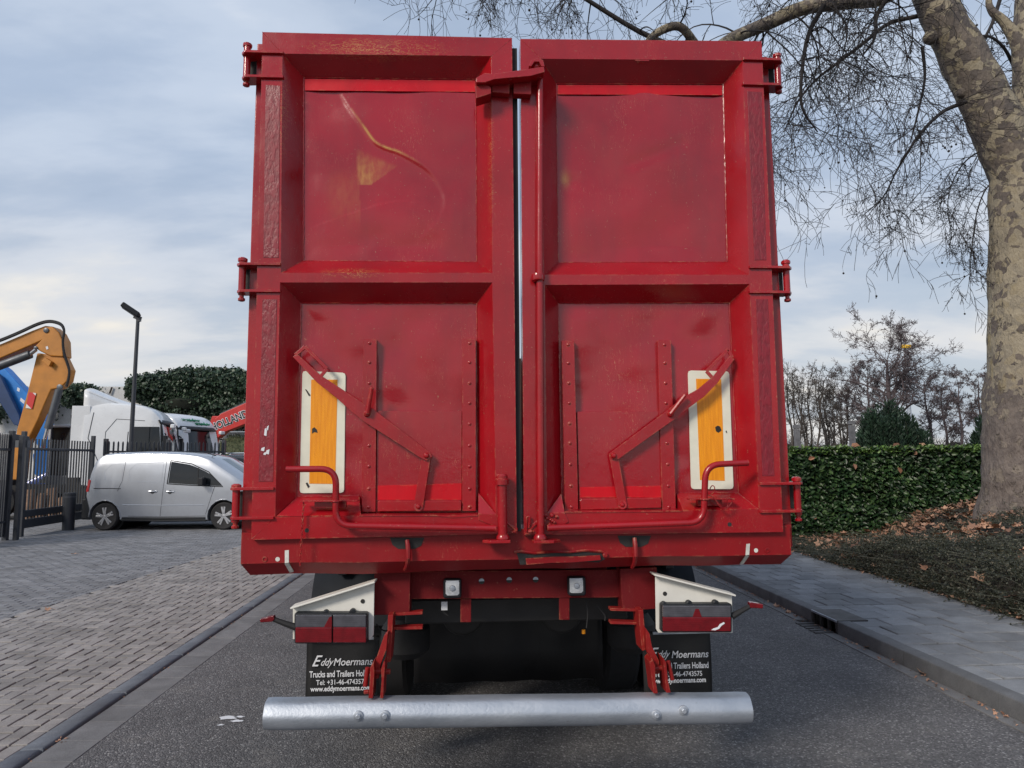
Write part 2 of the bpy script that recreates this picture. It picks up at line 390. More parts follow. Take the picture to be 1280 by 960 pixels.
def panel(name, c, fn, parent, n=150):
    (x0, y0), (x1, y1), (x2, y2), (x3, y3) = c      # tl tr br bl
    mb = MB(); wear = []
    def f(u, v):
        a = (x0*(1-u)+x1*u)*(1-v)+(x3*(1-u)+x2*u)*v; b = (y0*(1-u)+y1*u)*(1-v)+(y3*(1-u)+y2*u)*v
        h, w = fn(a, b); e = min(1, 12*min(u, 1-u), 12*min(v, 1-v)); wear.append(w); return Wp(a, b, DEP+0.002+h*e*0.8)
    mb.grid(f, n, n); mb.f = [tuple(reversed(q)) for q in mb.f]
    o = obj(name, mb, M['red2'], parent, ang=80)
    at = o.data.attributes.new('wear', 'FLOAT', 'POINT'); at.data.foreach_set('value', wear)
    return o

def door(g):
    """g: pixel outlines of one door leaf (outer, upper opening, upper panel, lower opening, lower panel)"""
    mb = MB(); O = g['O']; U = g['U']; PU = g['PU']; Lo = g['L']; PL = g['PL']
    ids = {}
    def add(tagn, pts, dy):
        s = len(mb.v); mb.v += [tuple(Wp(x, y, dy)) for x, y in pts]; ids[tagn] = list(range(s, s+4))
    add('O', O, 0); add('U', U, 0); add('PU', PU, DEP); add('L', Lo, 0); add('PL', PL, DEP)
    s = len(mb.v); mb.v += [(v[0], TY+DEP+0.02, v[2]) for v in mb.v[:4]]; ids['B'] = list(range(s, s+4))
    F = []
    o, u, pu, l, pl, b = (ids[k] for k in ('O', 'U', 'PU', 'L', 'PL', 'B'))
    F += [(o[0], u[0], u[1], o[1]), (o[3], o[2], l[2], l[3]), (u[3], l[0], l[1], u[2])]
    F += [(o[0], o[3], l[3], l[0], u[3], u[0]), (o[1], u[1], u[2], l[1], l[2], o[2])]
    for A, B in ((u, pu), (l, pl)):
        for i in range(4): j = (i+1) % 4; F.append((A[i], B[i], B[j], A[j]))
    for i in range(4): j = (i+1) % 4; F.append((o[i], o[j], b[j], b[i]))
    F.append((b[0], b[1], b[2], b[3]))
    mb.f = F; mb.m = [0]*len(F)
    d = obj('door', mb, g['mat'], trailer, bev=0.005, ang=25, seg=3)
    panel('panel', PU, g['du'], d); panel('panel', PL, g['dl'], d)
    wb = MB()
    for P_ in (PU, PL):
        for i in range(4): weld(wb, Wp(*P_[i], DEP-0.001), Wp(*P_[(i+1) % 4], DEP-0.001))
    # mitred corners of the frame
    for a, c in ((O[0], U[0]), (O[1], U[1]), (O[3], Lo[3])): weld(wb, Wp(*a, 0.0005), Wp(*c, 0.0005), 0.0016)
    obj('weld_bead', wb, M['red'], d, ang=60)
    return d
GOLD = []
for gx_, gy_, sx_, sz_, am_ in ((470, 60, 0.42, 0.06, 0.9), (440, 340, 0.16, 0.035, 0.9), (353, 140, 0.03, 0.35, 0.5), (614, 200, 0.02, 0.5, 0.5)):
    p_ = Wp(gx_, gy_); GOLD.append((p_.x, p_.y, p_.z, sx_, sz_, am_))
gl = dict(O=[(328, 40), (640, 47.5), (646, 667), (314, 675)], U=[(353, 67), (614, 70), (615.5, 341), (351, 341)],
          PU=[(380, 97), (595, 99), (596, 327), (379, 325.6)], L=[(350, 353), (615.5, 353), (620, 643), (344, 646)],
          PL=[(376.5, 379), (596, 379), (598, 640), (369.5, 641)], du=disp_ul, dl=disp_l, mat=red_paint('scratched_red_paint', gold=GOLD))
gr = dict(O=[(650.5, 48.6), (952, 51.5), (979, 665), (655, 669)], U=[(676.5, 73.4), (928.7, 75.4), (936.5, 343.4), (680, 343.4)],
          PU=[(695.5, 104.6), (904, 105), (909, 327), (698, 328)], L=[(681, 356), (937, 355), (949, 636.5), (684, 641)],
          PL=[(698, 379), (911.7, 378.5), (924, 634.5), (702.5, 637)], du=disp_ur, dl=disp_r, mat=M['red'])
dl = door(gl); dr = door(gr)
def wedge(d, top, bot):
    a, b = Wp(*top[0], DEP), Wp(*top[1], DEP); c, e = Wp(*bot[1], -0.001), Wp(*bot[0], -0.001); mb = MB()
    z = Vector((0, 0, 1)); lo = min(c.z, e.z); f, g = Vector((a.x, a.y, lo)), Vector((b.x, b.y, lo))
    mb.add([e, c, b, a, f, g], [(0, 1, 2, 3), (0, 3, 4), (1, 5, 2), (4, 3, 2, 5), (0, 4, 5, 1)]); o = obj('sloped_foot', mb, M['red'], d, bev=0.002, ang=20)
    wb = MB(); weld(wb, a, b); weld(wb, b, c, 0.002); obj('weld_bead', wb, M['red'], d, ang=60)
wedge(dl, ((371, 621), (449, 619.5)), ((345, 645.5), (451, 645))); wedge(dr, ((845, 616), (922, 615.7)), ((854, 638.5), (948, 636.5)))
for d, p, q_, r_ in ((dl, (598, 616), (598, 642.5), (620.5, 643)), (dr, (701.5, 617), (684, 641), (706, 641))):
    mb = MB(); mb.prism([Wp(*p, 0.06), Wp(*q_, -0.002), Wp(*r_, -0.002)], (0, 0.012, -0.004)); obj('gusset', mb, M['red'], d, bev=0.001)
dl['label'] = 'creased door leaf with gold scratch on its upper panel'; dr['label'] = 'door leaf carrying the tall locking rod'
# fresh red strips under the top beams, blistered strips on the hinge posts
plate('cover_strip', [(381, 98.5), (594, 100.5), (594, 115), (381, 113)], DEP-0.004, 0.004, M['redfresh'], dl, 0.001)
plate('cover_strip', [(697, 106), (903, 106.5), (903, 119), (697, 118)], DEP-0.004, 0.004, M['redfresh'], dr, 0.001)
plate('worn_strip', [(332, 106), (350, 107), (348, 322), (329, 322)], -0.002, 0.003, M['redpeel'], dl, 0.001)
plate('worn_strip', [(328, 374), (346, 374), (341, 602), (323, 602)], -0.002, 0.003, M['redpeel'], dl, 0.001)
plate('worn_strip', [(934, 114), (952, 115), (958, 325), (943, 325)], -0.002, 0.003, M['redpeel'], dr, 0.001)
plate('worn_strip', [(945, 374), (960, 374), (968, 595), (953, 595)], -0.002, 0.003, M['redpeel'], dr, 0.001)
# torn white label scraps on the left strip
for i, (x, y, w, h) in enumerate([(331, 536, 3, 9), (334, 533, 2, 5), (327, 560, 4, 4), (333, 563, 4, 5), (330, 566, 3, 3)]):
    plate('label_scrap', [(x, y), (x+w, y-1.5), (x+w-1, y+h), (x-1, y+h-1)], -0.0035, 0.001, M['letter'], dl, 0)
# middle pins under the top beams, small nib on rib
for d, x, y in ((dl, 487, 70), (dr, 802, 77.5)):
    mb = MB(); mb.cyl(Wp(x-6, y, 0.015), Wp(x+6, y+0.1, 0.015), 0.008, 8); mb.box(Wp(x, y-1, 0.012), (0.07, 0.02, 0.008)); obj('stop_lug', mb, M['red'], d)

# hatches: two riveted rails, sliding plate, foot bar, bright band, lip
def rail(d, quad, rivets):
    mb = MB(); mb.prism([Wp(x, y, DEP-0.032) for x, y in quad], (0, 0.034, 0))
    for x, y in rivets: mb.dome(Wp(x, y, DEP-0.0315), (0, -1, 0), 0.0085, 0.006, 10)
    obj('hatch_rail', mb, M['red'], d, bev=0.0025)
ry = [429, 453, 479, 504, 530, 557, 583, 611, 634]
rail(dl, [(454, 424), (471, 424), (469.5, 640), (452, 640)], [(462-0.006*(y-429), y) for y in ry])
rail(dl, [(578, 423.5), (595, 423.5), (595, 639), (577.5, 639)], [(587, y) for y in ry])
ryr = [431, 454, 479, 504, 529.5, 554, 580.5, 607.5, 634]
rail(dr, [(702, 425.5), (718, 426), (723, 637), (706, 638)], [(710+0.02*(y-431), y) for y in ryr])
rail(dr, [(822, 425.5), (839, 425.5), (845, 636), (827.5, 637)], [(830.5+0.027*(y-431), y) for y in ryr])
plate('hatch_plate', [(471, 513.5), (577.5, 513.5), (577.5, 640), (470, 640)], DEP-0.020, 0.018, M['red2'], dl, 0.003)
plate('hatch_plate', [(721, 514.5), (825, 513.5), (828, 637), (724, 638)], DEP-0.020, 0.018, M['red2'], dr, 0.003)
plate('bright_band', [(472, 607), (577, 604), (577, 625), (472, 625)], DEP-0.0225, 0.002, M['redfresh'], dl, 0.0005)
plate('bright_band', [(725, 609), (827, 607), (827.5, 622), (725, 622)], DEP-0.0225, 0.002, M['redfresh'], dr, 0.0005)
plate('foot_bar', [(472, 628), (473.5, 625.5), (575, 625.5), (577, 628), (576.5, 638.5), (472, 639.5)], DEP-0.042, 0.02, M['red'], dl, 0.004)
plate('foot_bar', [(725, 626), (727, 623.5), (825, 622), (827, 625), (827, 635), (726, 637.5)], DEP-0.042, 0.02, M['red'], dr, 0.004)
for d, x0, x1, ya, yb in ((dl, 449, 597, 645, 645), (dr, 706, 853, 641, 639.5)):
    mb = MB(); n = 14
    for i in range(n):
        def ed(k):
            t = k/n; x = x0+(x1-x0)*t; y = ya+(yb-ya)*t+(2.2*math.exp(-((t-0.8)/0.1)**2) if d is dl else 0); return x, y
        (xa, y1), (xb, y2) = ed(i), ed(i+1)
        a, b = Wp(xa, y1, -0.004), Wp(xb, y2, -0.004); q = Vector((0, DEP+0.0, 0.004)); h = Vector((0, 0, 0.006))
        mb.add([a, b, b+q, a+q, a+h, b+h, b+q+h, a+q+h], [(0, 1, 5, 4), (4, 5, 6, 7), (3, 2, 1, 0)])
    obj('hatch_lip', mb, M['red'], d)
# levers
def lever(d, poly, frame, piv, end, rod, foot, dyl=DEP-0.062):
    mb = MB(); mb.prism([Wp(x, y, dyl) for x, y in poly], (0, 0.010, 0))
    for a, b in frame: mb.bar(Wp(*a, dyl+0.005), Wp(*b, dyl+0.005), 0.016, 0.0098, up=(0, 1, 0))
    mb.dome(Wp(*piv, dyl), (0, -1, 0), 0.017, 0.018, 12); mb.cyl(Wp(*piv, dyl-0.012), Wp(*piv, DEP-0.03), 0.012, 12)
    mb.dome(Wp(*end, dyl), (0, -1, 0), 0.014, 0.014, 12); mb.cyl(Wp(*end, dyl), Wp(*end, dyl+0.03), 0.010, 12)
    obj('lever', mb, M['red'], d, bev=0.0015)
    mb = MB(); a = Wp(*piv, dyl-0.018); b = Wp(*rod, dyl-0.03); mb.tube([a, a.lerp(b, 0.5), b], [0.011, 0.011, 0.0095], 10); mb.dome(b, b-a, 0.0095, 0.006, 10); obj('lever_rod', mb, M['red'], d)
    mb = MB(); mb.bar(Wp(*end, dyl+0.016), Wp(*foot, dyl+0.016), 0.042, 0.008, up=(0, 1, 0))
    for p in (end, foot): mb.tube([Wp(*p, dyl+0.012), Wp(*p, dyl+0.020)], 0.021, 14)
    mb.dome(Wp(*foot, dyl+0.012), (0, -1, 0), 0.012, 0.010, 10); mb.cyl(Wp(*foot, dyl+0.012), Wp(*foot, DEP-0.02), 0.009, 8); obj('lever_link', mb, M['red'], d, bev=0.0012)
lever(dl, [(366, 446), (371, 442), (402, 470), (424, 484), (452, 503), (466, 511), (537, 565), (540, 571), (533, 576), (525, 572), (455, 527), (440, 515), (420, 497), (396, 478)],
      [((369, 444), (381.5, 433.5)), ((381.5, 433.5), (409, 461)), ((409, 461), (400, 471.5))], (459, 517), (533, 569.5), (464.7, 485.5), (523, 633.5))
lever(dr, [(918, 449), (912, 445), (892, 470), (873, 486), (852, 498), (838, 510), (771, 560), (763, 566), (765, 573.5), (773, 574), (842, 525), (858, 512), (880, 496), (896, 480)],
      [((915, 447), (910, 437)), ((910, 437), (883, 464)), ((883, 464), (892, 474))], (838, 517.5), (767, 569.5), (856, 494), (778, 631))
# marker plates: cream border, amber field
def marker(d, outer, inner, specks):
    def rnd(q, r=4.0):
        o = []
        for i in range(4):
            p, a, b = Vector(q[i]), Vector(q[i-1]), Vector(q[(i+1) % 4])
            for t in (0, 0.5, 1): o.append(tuple(((p+(a-p).normalized()*r).lerp(p, t)).lerp(p.lerp(p+(b-p).normalized()*r, t), t)))
        return o
    p = plate('marker_plate', rnd(outer), DEP-0.006, 0.006, M['cream'], d, 0.0005)
    plate('amber_field', inner, DEP-0.0072, 0.0012, M['orange'], d, 0)
    for q in specks: plate('paint_chip', q, DEP-0.0084, 0.001, M['dark'], d, 0)
marker(dl, [(378, 463.5), (432, 466), (430, 616), (374.5, 616.5)], [(389, 474.5), (422, 474.5), (419, 605), (386.5, 604.5)],
       [[(390, 536), (393, 534), (396, 537), (397, 541), (393, 540), (390, 542)], [(381, 486), (383, 487), (388, 494), (386, 495)], [(382, 604), (384, 603), (387, 608), (385, 610)]])
marker(dr, [(860, 463), (911.5, 464), (917, 611.4), (864, 611.4)], [(870, 473.4), (901.5, 474), (906, 601), (875, 600)],
       [[(894, 534), (897, 532), (900, 533), (902, 538), (898, 541), (895, 539)], [(907, 539), (908, 538), (909, 541), (908, 541)]])
# locking handles (bent tubes) and their short posts
def bent(pts, r=5, k=5):
    out = [Vector(pts[0])]
    for i in range(1, len(pts)-1):
        p = Vector(pts[i]); a = (Vector(pts[i-1])-p); b = (Vector(pts[i+1])-p); la = min(a.length*0.45, r); lb = min(b.length*0.45, r); A = p+a.normalized()*la; B = p+b.normalized()*lb
        for t in range(k+1): t /= k; out.append((A.lerp(p, t)).lerp(p.lerp(B, t), t))
    out.append(Vector(pts[-1])); return out
def handle(d, px, dy0=-0.055):
    mb = MB(); mb.tube(bent([Wp(x, y, dy0+e) for x, y, e in px], 0.07, 7), 0.0145, 14); return obj('lock_handle', mb, M['red'], d)
handle(dl, [(358, 586.5, -0.01), (420, 586, -0.01), (419.5, 657, 0), (620, 660.5, 0.012)])
handle(dr, [(935, 578.5, -0.01), (882, 581, -0.01), (879.5, 653, 0), (684, 660, 0.012)])
mb = MB(); c0, c1 = Wp(627.5, 598, -0.040), Wp(628.5, 669, -0.040)
mb.tube([c1, c0], 0.021, 18); mb.lathe(c0, (0, 0, 1), [(0.021, -0.03), (0.031, -0.028), (0.031, -0.005), (0.026, 0.0), (0.026, 0.012), (0.02, 0.02)], 14); obj('lock_post', mb, M['red'], dl)
mb = MB(); r0, r1 = Wp(675.0, 84, -0.032), Wp(676.0, 669, -0.036)
mb.tube([r1, Wp(675.2, 500, -0.033), Wp(674.6, 300, -0.032), r0], 0.0165, 16); obj('lock_rod', mb, M['red'], dr)
mb = MB(); c = Wp(672.5, 347, -0.032); mb.lathe(c, (0, 0, 1), [(0.0168, -0.018), (0.030, -0.016), (0.033, 0), (0.030, 0.016), (0.0168, 0.018)], 16); mb.box(c+Vector((0.0, 0.02, 0)), (0.05, 0.03, 0.02)); obj('rod_collar', mb, M['red'], dr, bev=0.002)
for d, x, y in ((dl, 621, 674.5), (dr, 683, 674.5)):
    mb = MB(); c = Wp(x, y, -0.035); s = 1 if d is dl else -1
    poly = [(0.06*s, -0.03), (0.065*s, 0.02), (0.03*s, 0.045), (-0.05*s, 0.04), (-0.065*s, 0.0), (-0.03*s, -0.035)]
    mb.prism([c+Vector((a, b, 0.0)) for a, b in poly], (0, 0, -0.014)); mb.lathe(c+Vector((0.028*s if d is dl else -0.028, 0, 0)), (0, 0, 1), [(0.03, 0.0), (0.03, 0.012), (0.022, 0.026)], 14)
    obj('lock_foot', mb, M['red'], d, bev=0.003)
# corner gussets and stiffeners beside the locks
plate('gusset', [(598, 642), (598, 650), (640, 667), (647, 667), (647, 660), (634, 653), (620, 643)], -0.006, 0.007, M['red'], dl, 0.002)
plate('gusset', [(657, 668), (657, 660), (668, 653), (684, 641), (706, 641), (711, 652), (690, 668)], -0.006, 0.007, M['red'], dr, 0.002)
mb = MB()
for i in range(13): mb.dome(Wp(686+random.uniform(-6, 10), 651+random.uniform(-8, 8), -0.008), (0, -1, 0), random.uniform(0.006, 0.016), random.uniform(0.006, 0.016), 7)
obj('weld_lump', mb, M['red'], dr)
for d, a, b in ((dl, (633, 653), (645, 664)), (dr, (673, 652), (660, 664))):
    mb = MB(); weld(mb, Wp(*a, -0.010), Wp(*b, -0.010), 0.005); weld(mb, Wp(*b, -0.012), Wp(b[0]-6 if d is dl else b[0]+8, b[1]+1, -0.012), 0.007); obj('weld_bead', mb, M['red'], d)
mb = MB(); mb.tube(bent([Wp(658, 664, -0.012), Wp(658, 646, -0.016), Wp(662.5, 645, -0.018), Wp(661, 660, -0.014)], 0.012, 4), 0.0045, 8); obj('eye_loop', mb, M['red'], dr)
# catches that hold the handles
for d, x0, x1, y in ((dl, 375, 447, 626.5), (dr, 862, 918, 624)):
    mb = MB(); a, b = Wp(x0, y, -0.03), Wp(x1, y, -0.03); mb.box((a+b)/2+Vector((0, 0.02, 0)), ((b-a).length, 0.05, 0.006)); c = Wp(420 if d is dl else 880.5, y, -0.055)
    mb.tube([c+Vector((0.021*math.cos(t), 0.021*math.sin(t), 0)) for t in [i*math.pi/6 for i in range(13)]], 0.0045, 6)
    mb.box((a+b)/2+Vector((0, 0.045, -0.017)), ((b-a).length*0.55, 0.03, 0.03)); obj('handle_catch', mb, M['red'], d, bev=0.0015)
mb = MB(); p = Wp(379.5, 628, -0.022)
for i in range(21):
    c = p+Vector((0.0012*math.sin(i*1.3)-0.0005*i, 0.0, -0.0135*i)); v = i % 2
    mb.tube([c+Vector((0.0048*math.cos(t) if v else 0, 0 if v else 0.0048*math.cos(t), 0.009*math.sin(t))) for t in [k*math.pi/4 for k in range(9)]], 0.0017, 5, False)
obj('chain', mb, M['red'], dl)
mb = MB()
for k, pts in enumerate([[(887, 612), (890, 606), (894, 609), (892, 616), (888, 618)], [(884, 618), (893, 622), (899, 633), (907, 638), (916, 627), (913, 621), (908, 624), (911, 633), (904, 636), (896, 627), (890, 620)]]):
    mb.tube(bent([Wp(x, y, -0.045+0.004*math.sin(i*2.1)) for i, (x, y) in enumerate(pts)], 0.02, 3), 0.0022, 6)
obj('wire_loop', mb, M['dark'] if False else M['redsill'], dr)
# top latch across both leaves
mb = MB()
mb.prism([Wp(x, y, -0.10) for x, y in [(595, 97), (606, 91), (616, 92), (660, 86), (680, 83), (681, 90), (663, 95), (640, 97), (618, 99), (606, 103), (595, 103)]], (0, 0.10, 0))
obj('latch_bar', mb, M['red'], dr, bev=0.003)
mb = MB(); mb.prism([Wp(x, y, -0.075) for x, y in [(594, 107), (609, 106), (614, 109), (614, 117), (595, 123)]], (0, 0.08, 0)); mb.prism([Wp(x, y, -0.045) for x, y in [(615, 100), (637, 99), (637, 117), (615, 115)]], (0, 0.05, 0))
obj('latch_catch', mb, M['redsill'], dl, bev=0.003)
mb = MB(); mb.prism([Wp(x, y, -0.045) for x, y in [(642, 98), (664, 96), (664, 118), (642, 117)]], (0, 0.05, 0)); mb.prism([Wp(x, y, -0.09) for x, y in [(636.5, 92), (640, 90), (640, 99), (636.5, 100)]], (0, 0.012, 0)); obj('latch_block', mb, M['redsill'], dr, bev=0.003)
mb = MB(); c = Wp(670.5, 85, -0.045); mb.lathe(c, (0, 0, 1), [(0.026, -0.06), (0.026, -0.012), (0.031, -0.01), (0.031, 0.014), (0.022, 0.022), (0.018, 0.022)], 16); mb.prism([Wp(x, y, -0.09) for x, y in [(661, 82), (664, 75), (672, 72), (679, 75), (681, 83), (677, 83), (674, 77), (668, 77), (664, 83)]], (0, 0.05, 0)); obj('rod_head', mb, M['red'], dr, bev=0.002)
# hinges
def hinge(d, side, x_in, x_pin, y0, y1, yp0, yp1):
    mb = MB(); dyp = 0.03
    p0, p1 = Wp(x_pin, yp0, dyp), Wp(x_pin, yp1, dyp); p1.x = p0.x
    for y in (y0, y1):
        a = Wp(x_in, y, -0.012); b = Wp(x_pin, y, dyp); z = (a.z+b.z)/2; w = 0.035
        sg = -1 if side < 0 else 1
        mb.prism([Vector((a.x, TY-0.014, z)), Vector((a.x, TY+0.05, z)), Vector((b.x-sg*0.0, TY+0.068, z)), Vector((b.x+sg*0.020, TY+0.045, z)), Vector((b.x+sg*0.020, TY+0.01, z)), Vector((b.x, TY-0.014, z))], (0, 0, -0.013))
    r = 0.0165
    bk = MB(); xi = Wp(x_in, y0, 0.05).x; bk.box(((p0.x+xi)/2, TY+0.085, (p0.z+p1.z)/2), (abs(p0.x-xi), 0.03, abs(p0.z-p1.z)*0.7)); obj('hinge_block', bk, M['dark'], d)
    mb.tube([p1, p0], r, 14); mb.lathe(p0, (0, 0, 1), [(r, -0.01), (0.022, -0.008), (0.022, 0.006), (0.012, 0.012)], 10); mb.lathe(p1, (0, 0, -1), [(0.011, -0.002), (0.011, 0.014), (0.017, 0.015), (0.017, 0.026), (0.008, 0.03)], 8)
    obj('hinge', mb, M['red'], d, bev=0.002)
hinge(dl, -1, 354, 309.5, 66, 96.5, 57, 101); hinge(dl, -1, 350.5, 303.5, 329.5, 363, 325, 369); hinge(dl, -1, 342, 295.5, 609, 645.5, 608, 653)
hinge(dr, 1, 929, 971, 75, 106, 70, 110); hinge(dr, 1, 937, 982, 333.5, 364.5, 328, 370); hinge(dr, 1, 950, 995.5, 602.5, 637, 599, 644)
# rubber strip filling most of the gap between the leaves
plate('seal_strip', [(640, 60), (646.3, 60), (651.5, 664), (645, 664)], 0.02, 0.06, M['rubber'], dl, 0.002)

# container body: posts, sides, floor, front wall (open topped)
XL, XR = Wp(303.5, 600, 0.06).x, Wp(987, 600, 0.06).x; ZT = Wp(316, 54, 0.06).z; ZB = Wp(640, 690, 0.06).z; BL = 10.2
for x0, x1 in ((XL, XL+0.10), (XR-0.10, XR)):
    mb = MB(); mb.box(((x0+x1)/2, TY+0.125, (ZT+ZB)/2), (x1-x0, 0.13, ZT-ZB)); o = obj('corner_post', mb, M['red'], trailer, bev=0.006)
    mb = MB(); xs = x0+0.02 if x0 < 0 else x1-0.02
    for k in range(11):
        yy = TY+0.5+k*0.93; mb.box((x0+0.03 if x0 < 0 else x1-0.03, yy, (ZT+ZB)/2), (0.055, 0.08, ZT-ZB-0.1))
    mb.box(((x0+0.05) if x0 < 0 else x1-0.05, TY+0.19+BL/2, (ZT+ZB)/2), (0.012, BL, ZT-ZB)); mb.box((x0+0.05 if x0 < 0 else x1-0.05, TY+0.2+BL/2, ZT-0.05), (0.09, BL, 0.1))
    obj('side_wall', mb, M['red'], trailer)
mb = MB(); mb.box(((XL+XR)/2, TY+BL+0.2, (ZT+ZB)/2-0.03), (XR-XL-0.02, 0.04, ZT-ZB-0.06)); obj('front_wall', mb, M['rust'], trailer)
mb = MB(); mb.box(((XL+XR)/2, TY+0.19+BL/2, ZB+0.02), (XR-XL-0.12, BL-0.02, 0.04)); obj('floor_plate', mb, M['rust'], trailer)

# rear sill with chamfered underside
mb = MB(); zt = Wp(640, 661, 0.03).z; zf = Wp(301, 705, 0.03).z; zb = Wp(308, 719, 0.10).z; x0, x1 = Wp(301, 700, 0.03).x, Wp(989, 690, 0.03).x
def sill_sec(x, k=0.0): return [Vector((x, TY+0.03, zt)), Vector((x, TY+0.03, zf)), Vector((x+k, TY+0.10, zb)), Vector((x+k, TY+0.24, zb)), Vector((x, TY+0.24, zt))]
n = 24; secs = []
for i in range(n+1):
    t = i/n; x = x0+(x1-x0)*t; s_ = sill_sec(x, 0.022 if i == 0 else (-0.022 if i == n else 0)); j = 0.004*fbm(t*6, 1.0, 4.0); s_[1].z += j; s_[2].z += j*1.6+0.012*ss(0.25, 0.5, t)*0.6; secs.append(s_)
vs = [p for s_ in secs for p in s_]; fs = [(i*5+j, i*5+(j+1) % 5, (i+1)*5+(j+1) % 5, (i+1)*5+j) for i in range(n) for j in range(5)]
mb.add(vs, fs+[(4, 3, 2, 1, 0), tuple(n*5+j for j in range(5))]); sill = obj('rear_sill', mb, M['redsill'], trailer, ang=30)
for q in ([(356, 688), (361, 687.5), (361, 703), (356, 704)], [(933, 680), (937.5, 679.5), (936.5, 693.5), (932, 694)]): plate('tape_strip', q, 0.028, 0.002, M['tape'], sill, 0)
for a, b in (((356, 704), (361, 703)), ((932, 694), (936.5, 693.5))):
    A, B = Wp(*a, 0.0285), Wp(*b, 0.0285); dn = Vector((0.012 if a[0] < 640 else -0.012, 0.062, -0.055)); mb = MB(); mb.add([A, B, B+dn*0.85, A+dn*0.85], [(0, 3, 2, 1)]); mb.add([p+Vector((0, -0.003, -0.003)) for p in [A, B, B+dn*0.85, A+dn*0.85]], [(0, 3, 2, 1)]); obj('tape_strip', mb, M['tape'], sill)
for x, y, w in ((331, 699, 0), (347, 699, 1), (945, 688, 1), (959, 688, 0), (383.5, 663, 2), (912, 655.5, 2)):
    mb = MB(); c = Wp(x, y, 0.03 if w < 2 else 0.0); mb.lathe(c+Vector((0, 0.004, 0)), (0, -1, 0), [(0.012, 0), (0.012, 0.007), (0.008, 0.0075), (0.007, 0.001)] if w == 0 else [(0.010, 0), (0.010, 0.0045)], 14)
    obj('bolt_hole' if w != 1 else 'reflector_dot', mb, M['redsill'] if w == 0 else (M['tape'] if w == 1 else M['dark']), sill)
# hooks in dark recesses, torn slot with a bent strip
for x, y, w in ((509, 675, 43), (793, 672.5, 42)):
    plate('hook_recess', [(x-w/2, y-3), (x+w/2, y-3), (x+w/2-4, y+7), (x+w/2-12, y+11), (x-w/2+10, y+11), (x-w/2+3, y+6)], 0.0275, 0.004, M['dark'], sill, 0)
    mb = MB(); mb.tube([Wp(x, y, 0.01), Wp(x+1, y+8, 0.0), Wp(x+1.5, y+22, -0.002), Wp(x, y+32, 0.03), Wp(x-3, y+37, 0.07)], [0.010, 0.011, 0.011, 0.010, 0.008], 8); obj('hook', mb, M['redsill'], sill)
plate('torn_slot', [(646, 691), (662, 693), (700, 691), (730, 690), (752, 692), (756, 699), (748, 703), (720, 702), (690, 704), (650, 706)], 0.0275, 0.004, M['dark'], sill, 0)
mb = MB()
for pts, r in (([(643, 690), (652, 689), (668, 691.5), (690, 689.5), (712, 690), (735, 687.5), (752, 689), (758, 693)], 0.006),):
    mb.tube([Wp(x, y, 0.022) for x, y in pts], r, 6)
mb.prism([Wp(x, y, 0.012) for x, y in [(657, 698), (690, 696), (720, 695.5), (750, 694), (751, 700), (715, 703), (690, 703.5), (658, 706)]], (0, 0.006, 0)); mb.lathe(Wp(757, 694, 0.02), (0, -1, 0), [(0.012, -0.008), (0.013, 0.0), (0.008, 0.004)], 10)
obj('bent_strip', mb, M['redsill'], sill)

# chassis tail under the box
def cplate(name, poly, dy, th, mat, bev=0.003, **k): return plate(name, poly, dy, th, mat, trailer, bev, **k)
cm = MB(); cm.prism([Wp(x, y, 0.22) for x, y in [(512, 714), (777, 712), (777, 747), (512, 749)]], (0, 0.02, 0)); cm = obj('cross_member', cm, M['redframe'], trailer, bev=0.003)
for x, y in ((602, 726.5), (636.5, 725), (669.5, 724.5)):
    mb = MB(); c = Wp(x, y, 0.22); mb.lathe(c+Vector((0, 0.003, 0)), (0, -1, 0), [(0.014, 0), (0.014, 0.0045)], 16); obj('round_hole', mb, M['dark'], cm)
    mb = MB(); mb.prism([c+Vector((0.013*math.cos(t), -0.002, 0.013*math.sin(t)+0.0003)) for t in [i*math.pi/8 for i in range(9)]], (0, 0.002, 0)); obj('bolt_head', mb, M['galv'], cm)
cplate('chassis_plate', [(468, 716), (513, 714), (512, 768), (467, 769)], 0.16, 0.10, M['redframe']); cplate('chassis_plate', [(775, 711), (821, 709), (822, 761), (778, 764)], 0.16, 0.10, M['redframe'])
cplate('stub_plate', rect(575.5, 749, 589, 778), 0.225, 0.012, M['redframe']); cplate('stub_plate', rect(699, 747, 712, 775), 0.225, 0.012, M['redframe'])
mb = MB(); a, b = Wp(560, 760, 0.5), Wp(730, 757, 0.5); mb.box((a+b)/2, ((b-a).length*1.6, 0.16, 0.12)); obj('rear_beam', mb, M['dark'], trailer, bev=0.01)
for x in (-0.22, 0.67):
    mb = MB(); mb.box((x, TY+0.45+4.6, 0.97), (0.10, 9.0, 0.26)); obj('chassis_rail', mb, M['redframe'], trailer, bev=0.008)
# work lamps
for x, y in ((565.5, 735), (720.5, 732)):
    mb = MB(); c = Wp(x, y, 0.19); mb.box(c, (0.086, 0.05, 0.09)); o = obj('work_lamp', mb, M['plastic'], cm, bev=0.012, seg=3)
mbs = []
for x, y in ((565.5, 735), (720.5, 732)):
    mb = MB(); c = Wp(x, y, 0.163); mb.grid(lambda u, v: c+Vector(((u-0.5)*0.064, -0.006+0.02*((u-0.5)**2+(v-0.5)**2), (v-0.5)*0.068)), 6, 6); obj('lamp_lens', mb, M['lamp'], cm)
    mb = MB(); mb.lathe(c+Vector((0, -0.0066, 0)), (0, -1, 0), [(0.014, 0), (0.012, 0.003), (0.004, 0.004)], 14); obj('lamp_reflector', mb, M['galv'], cm)
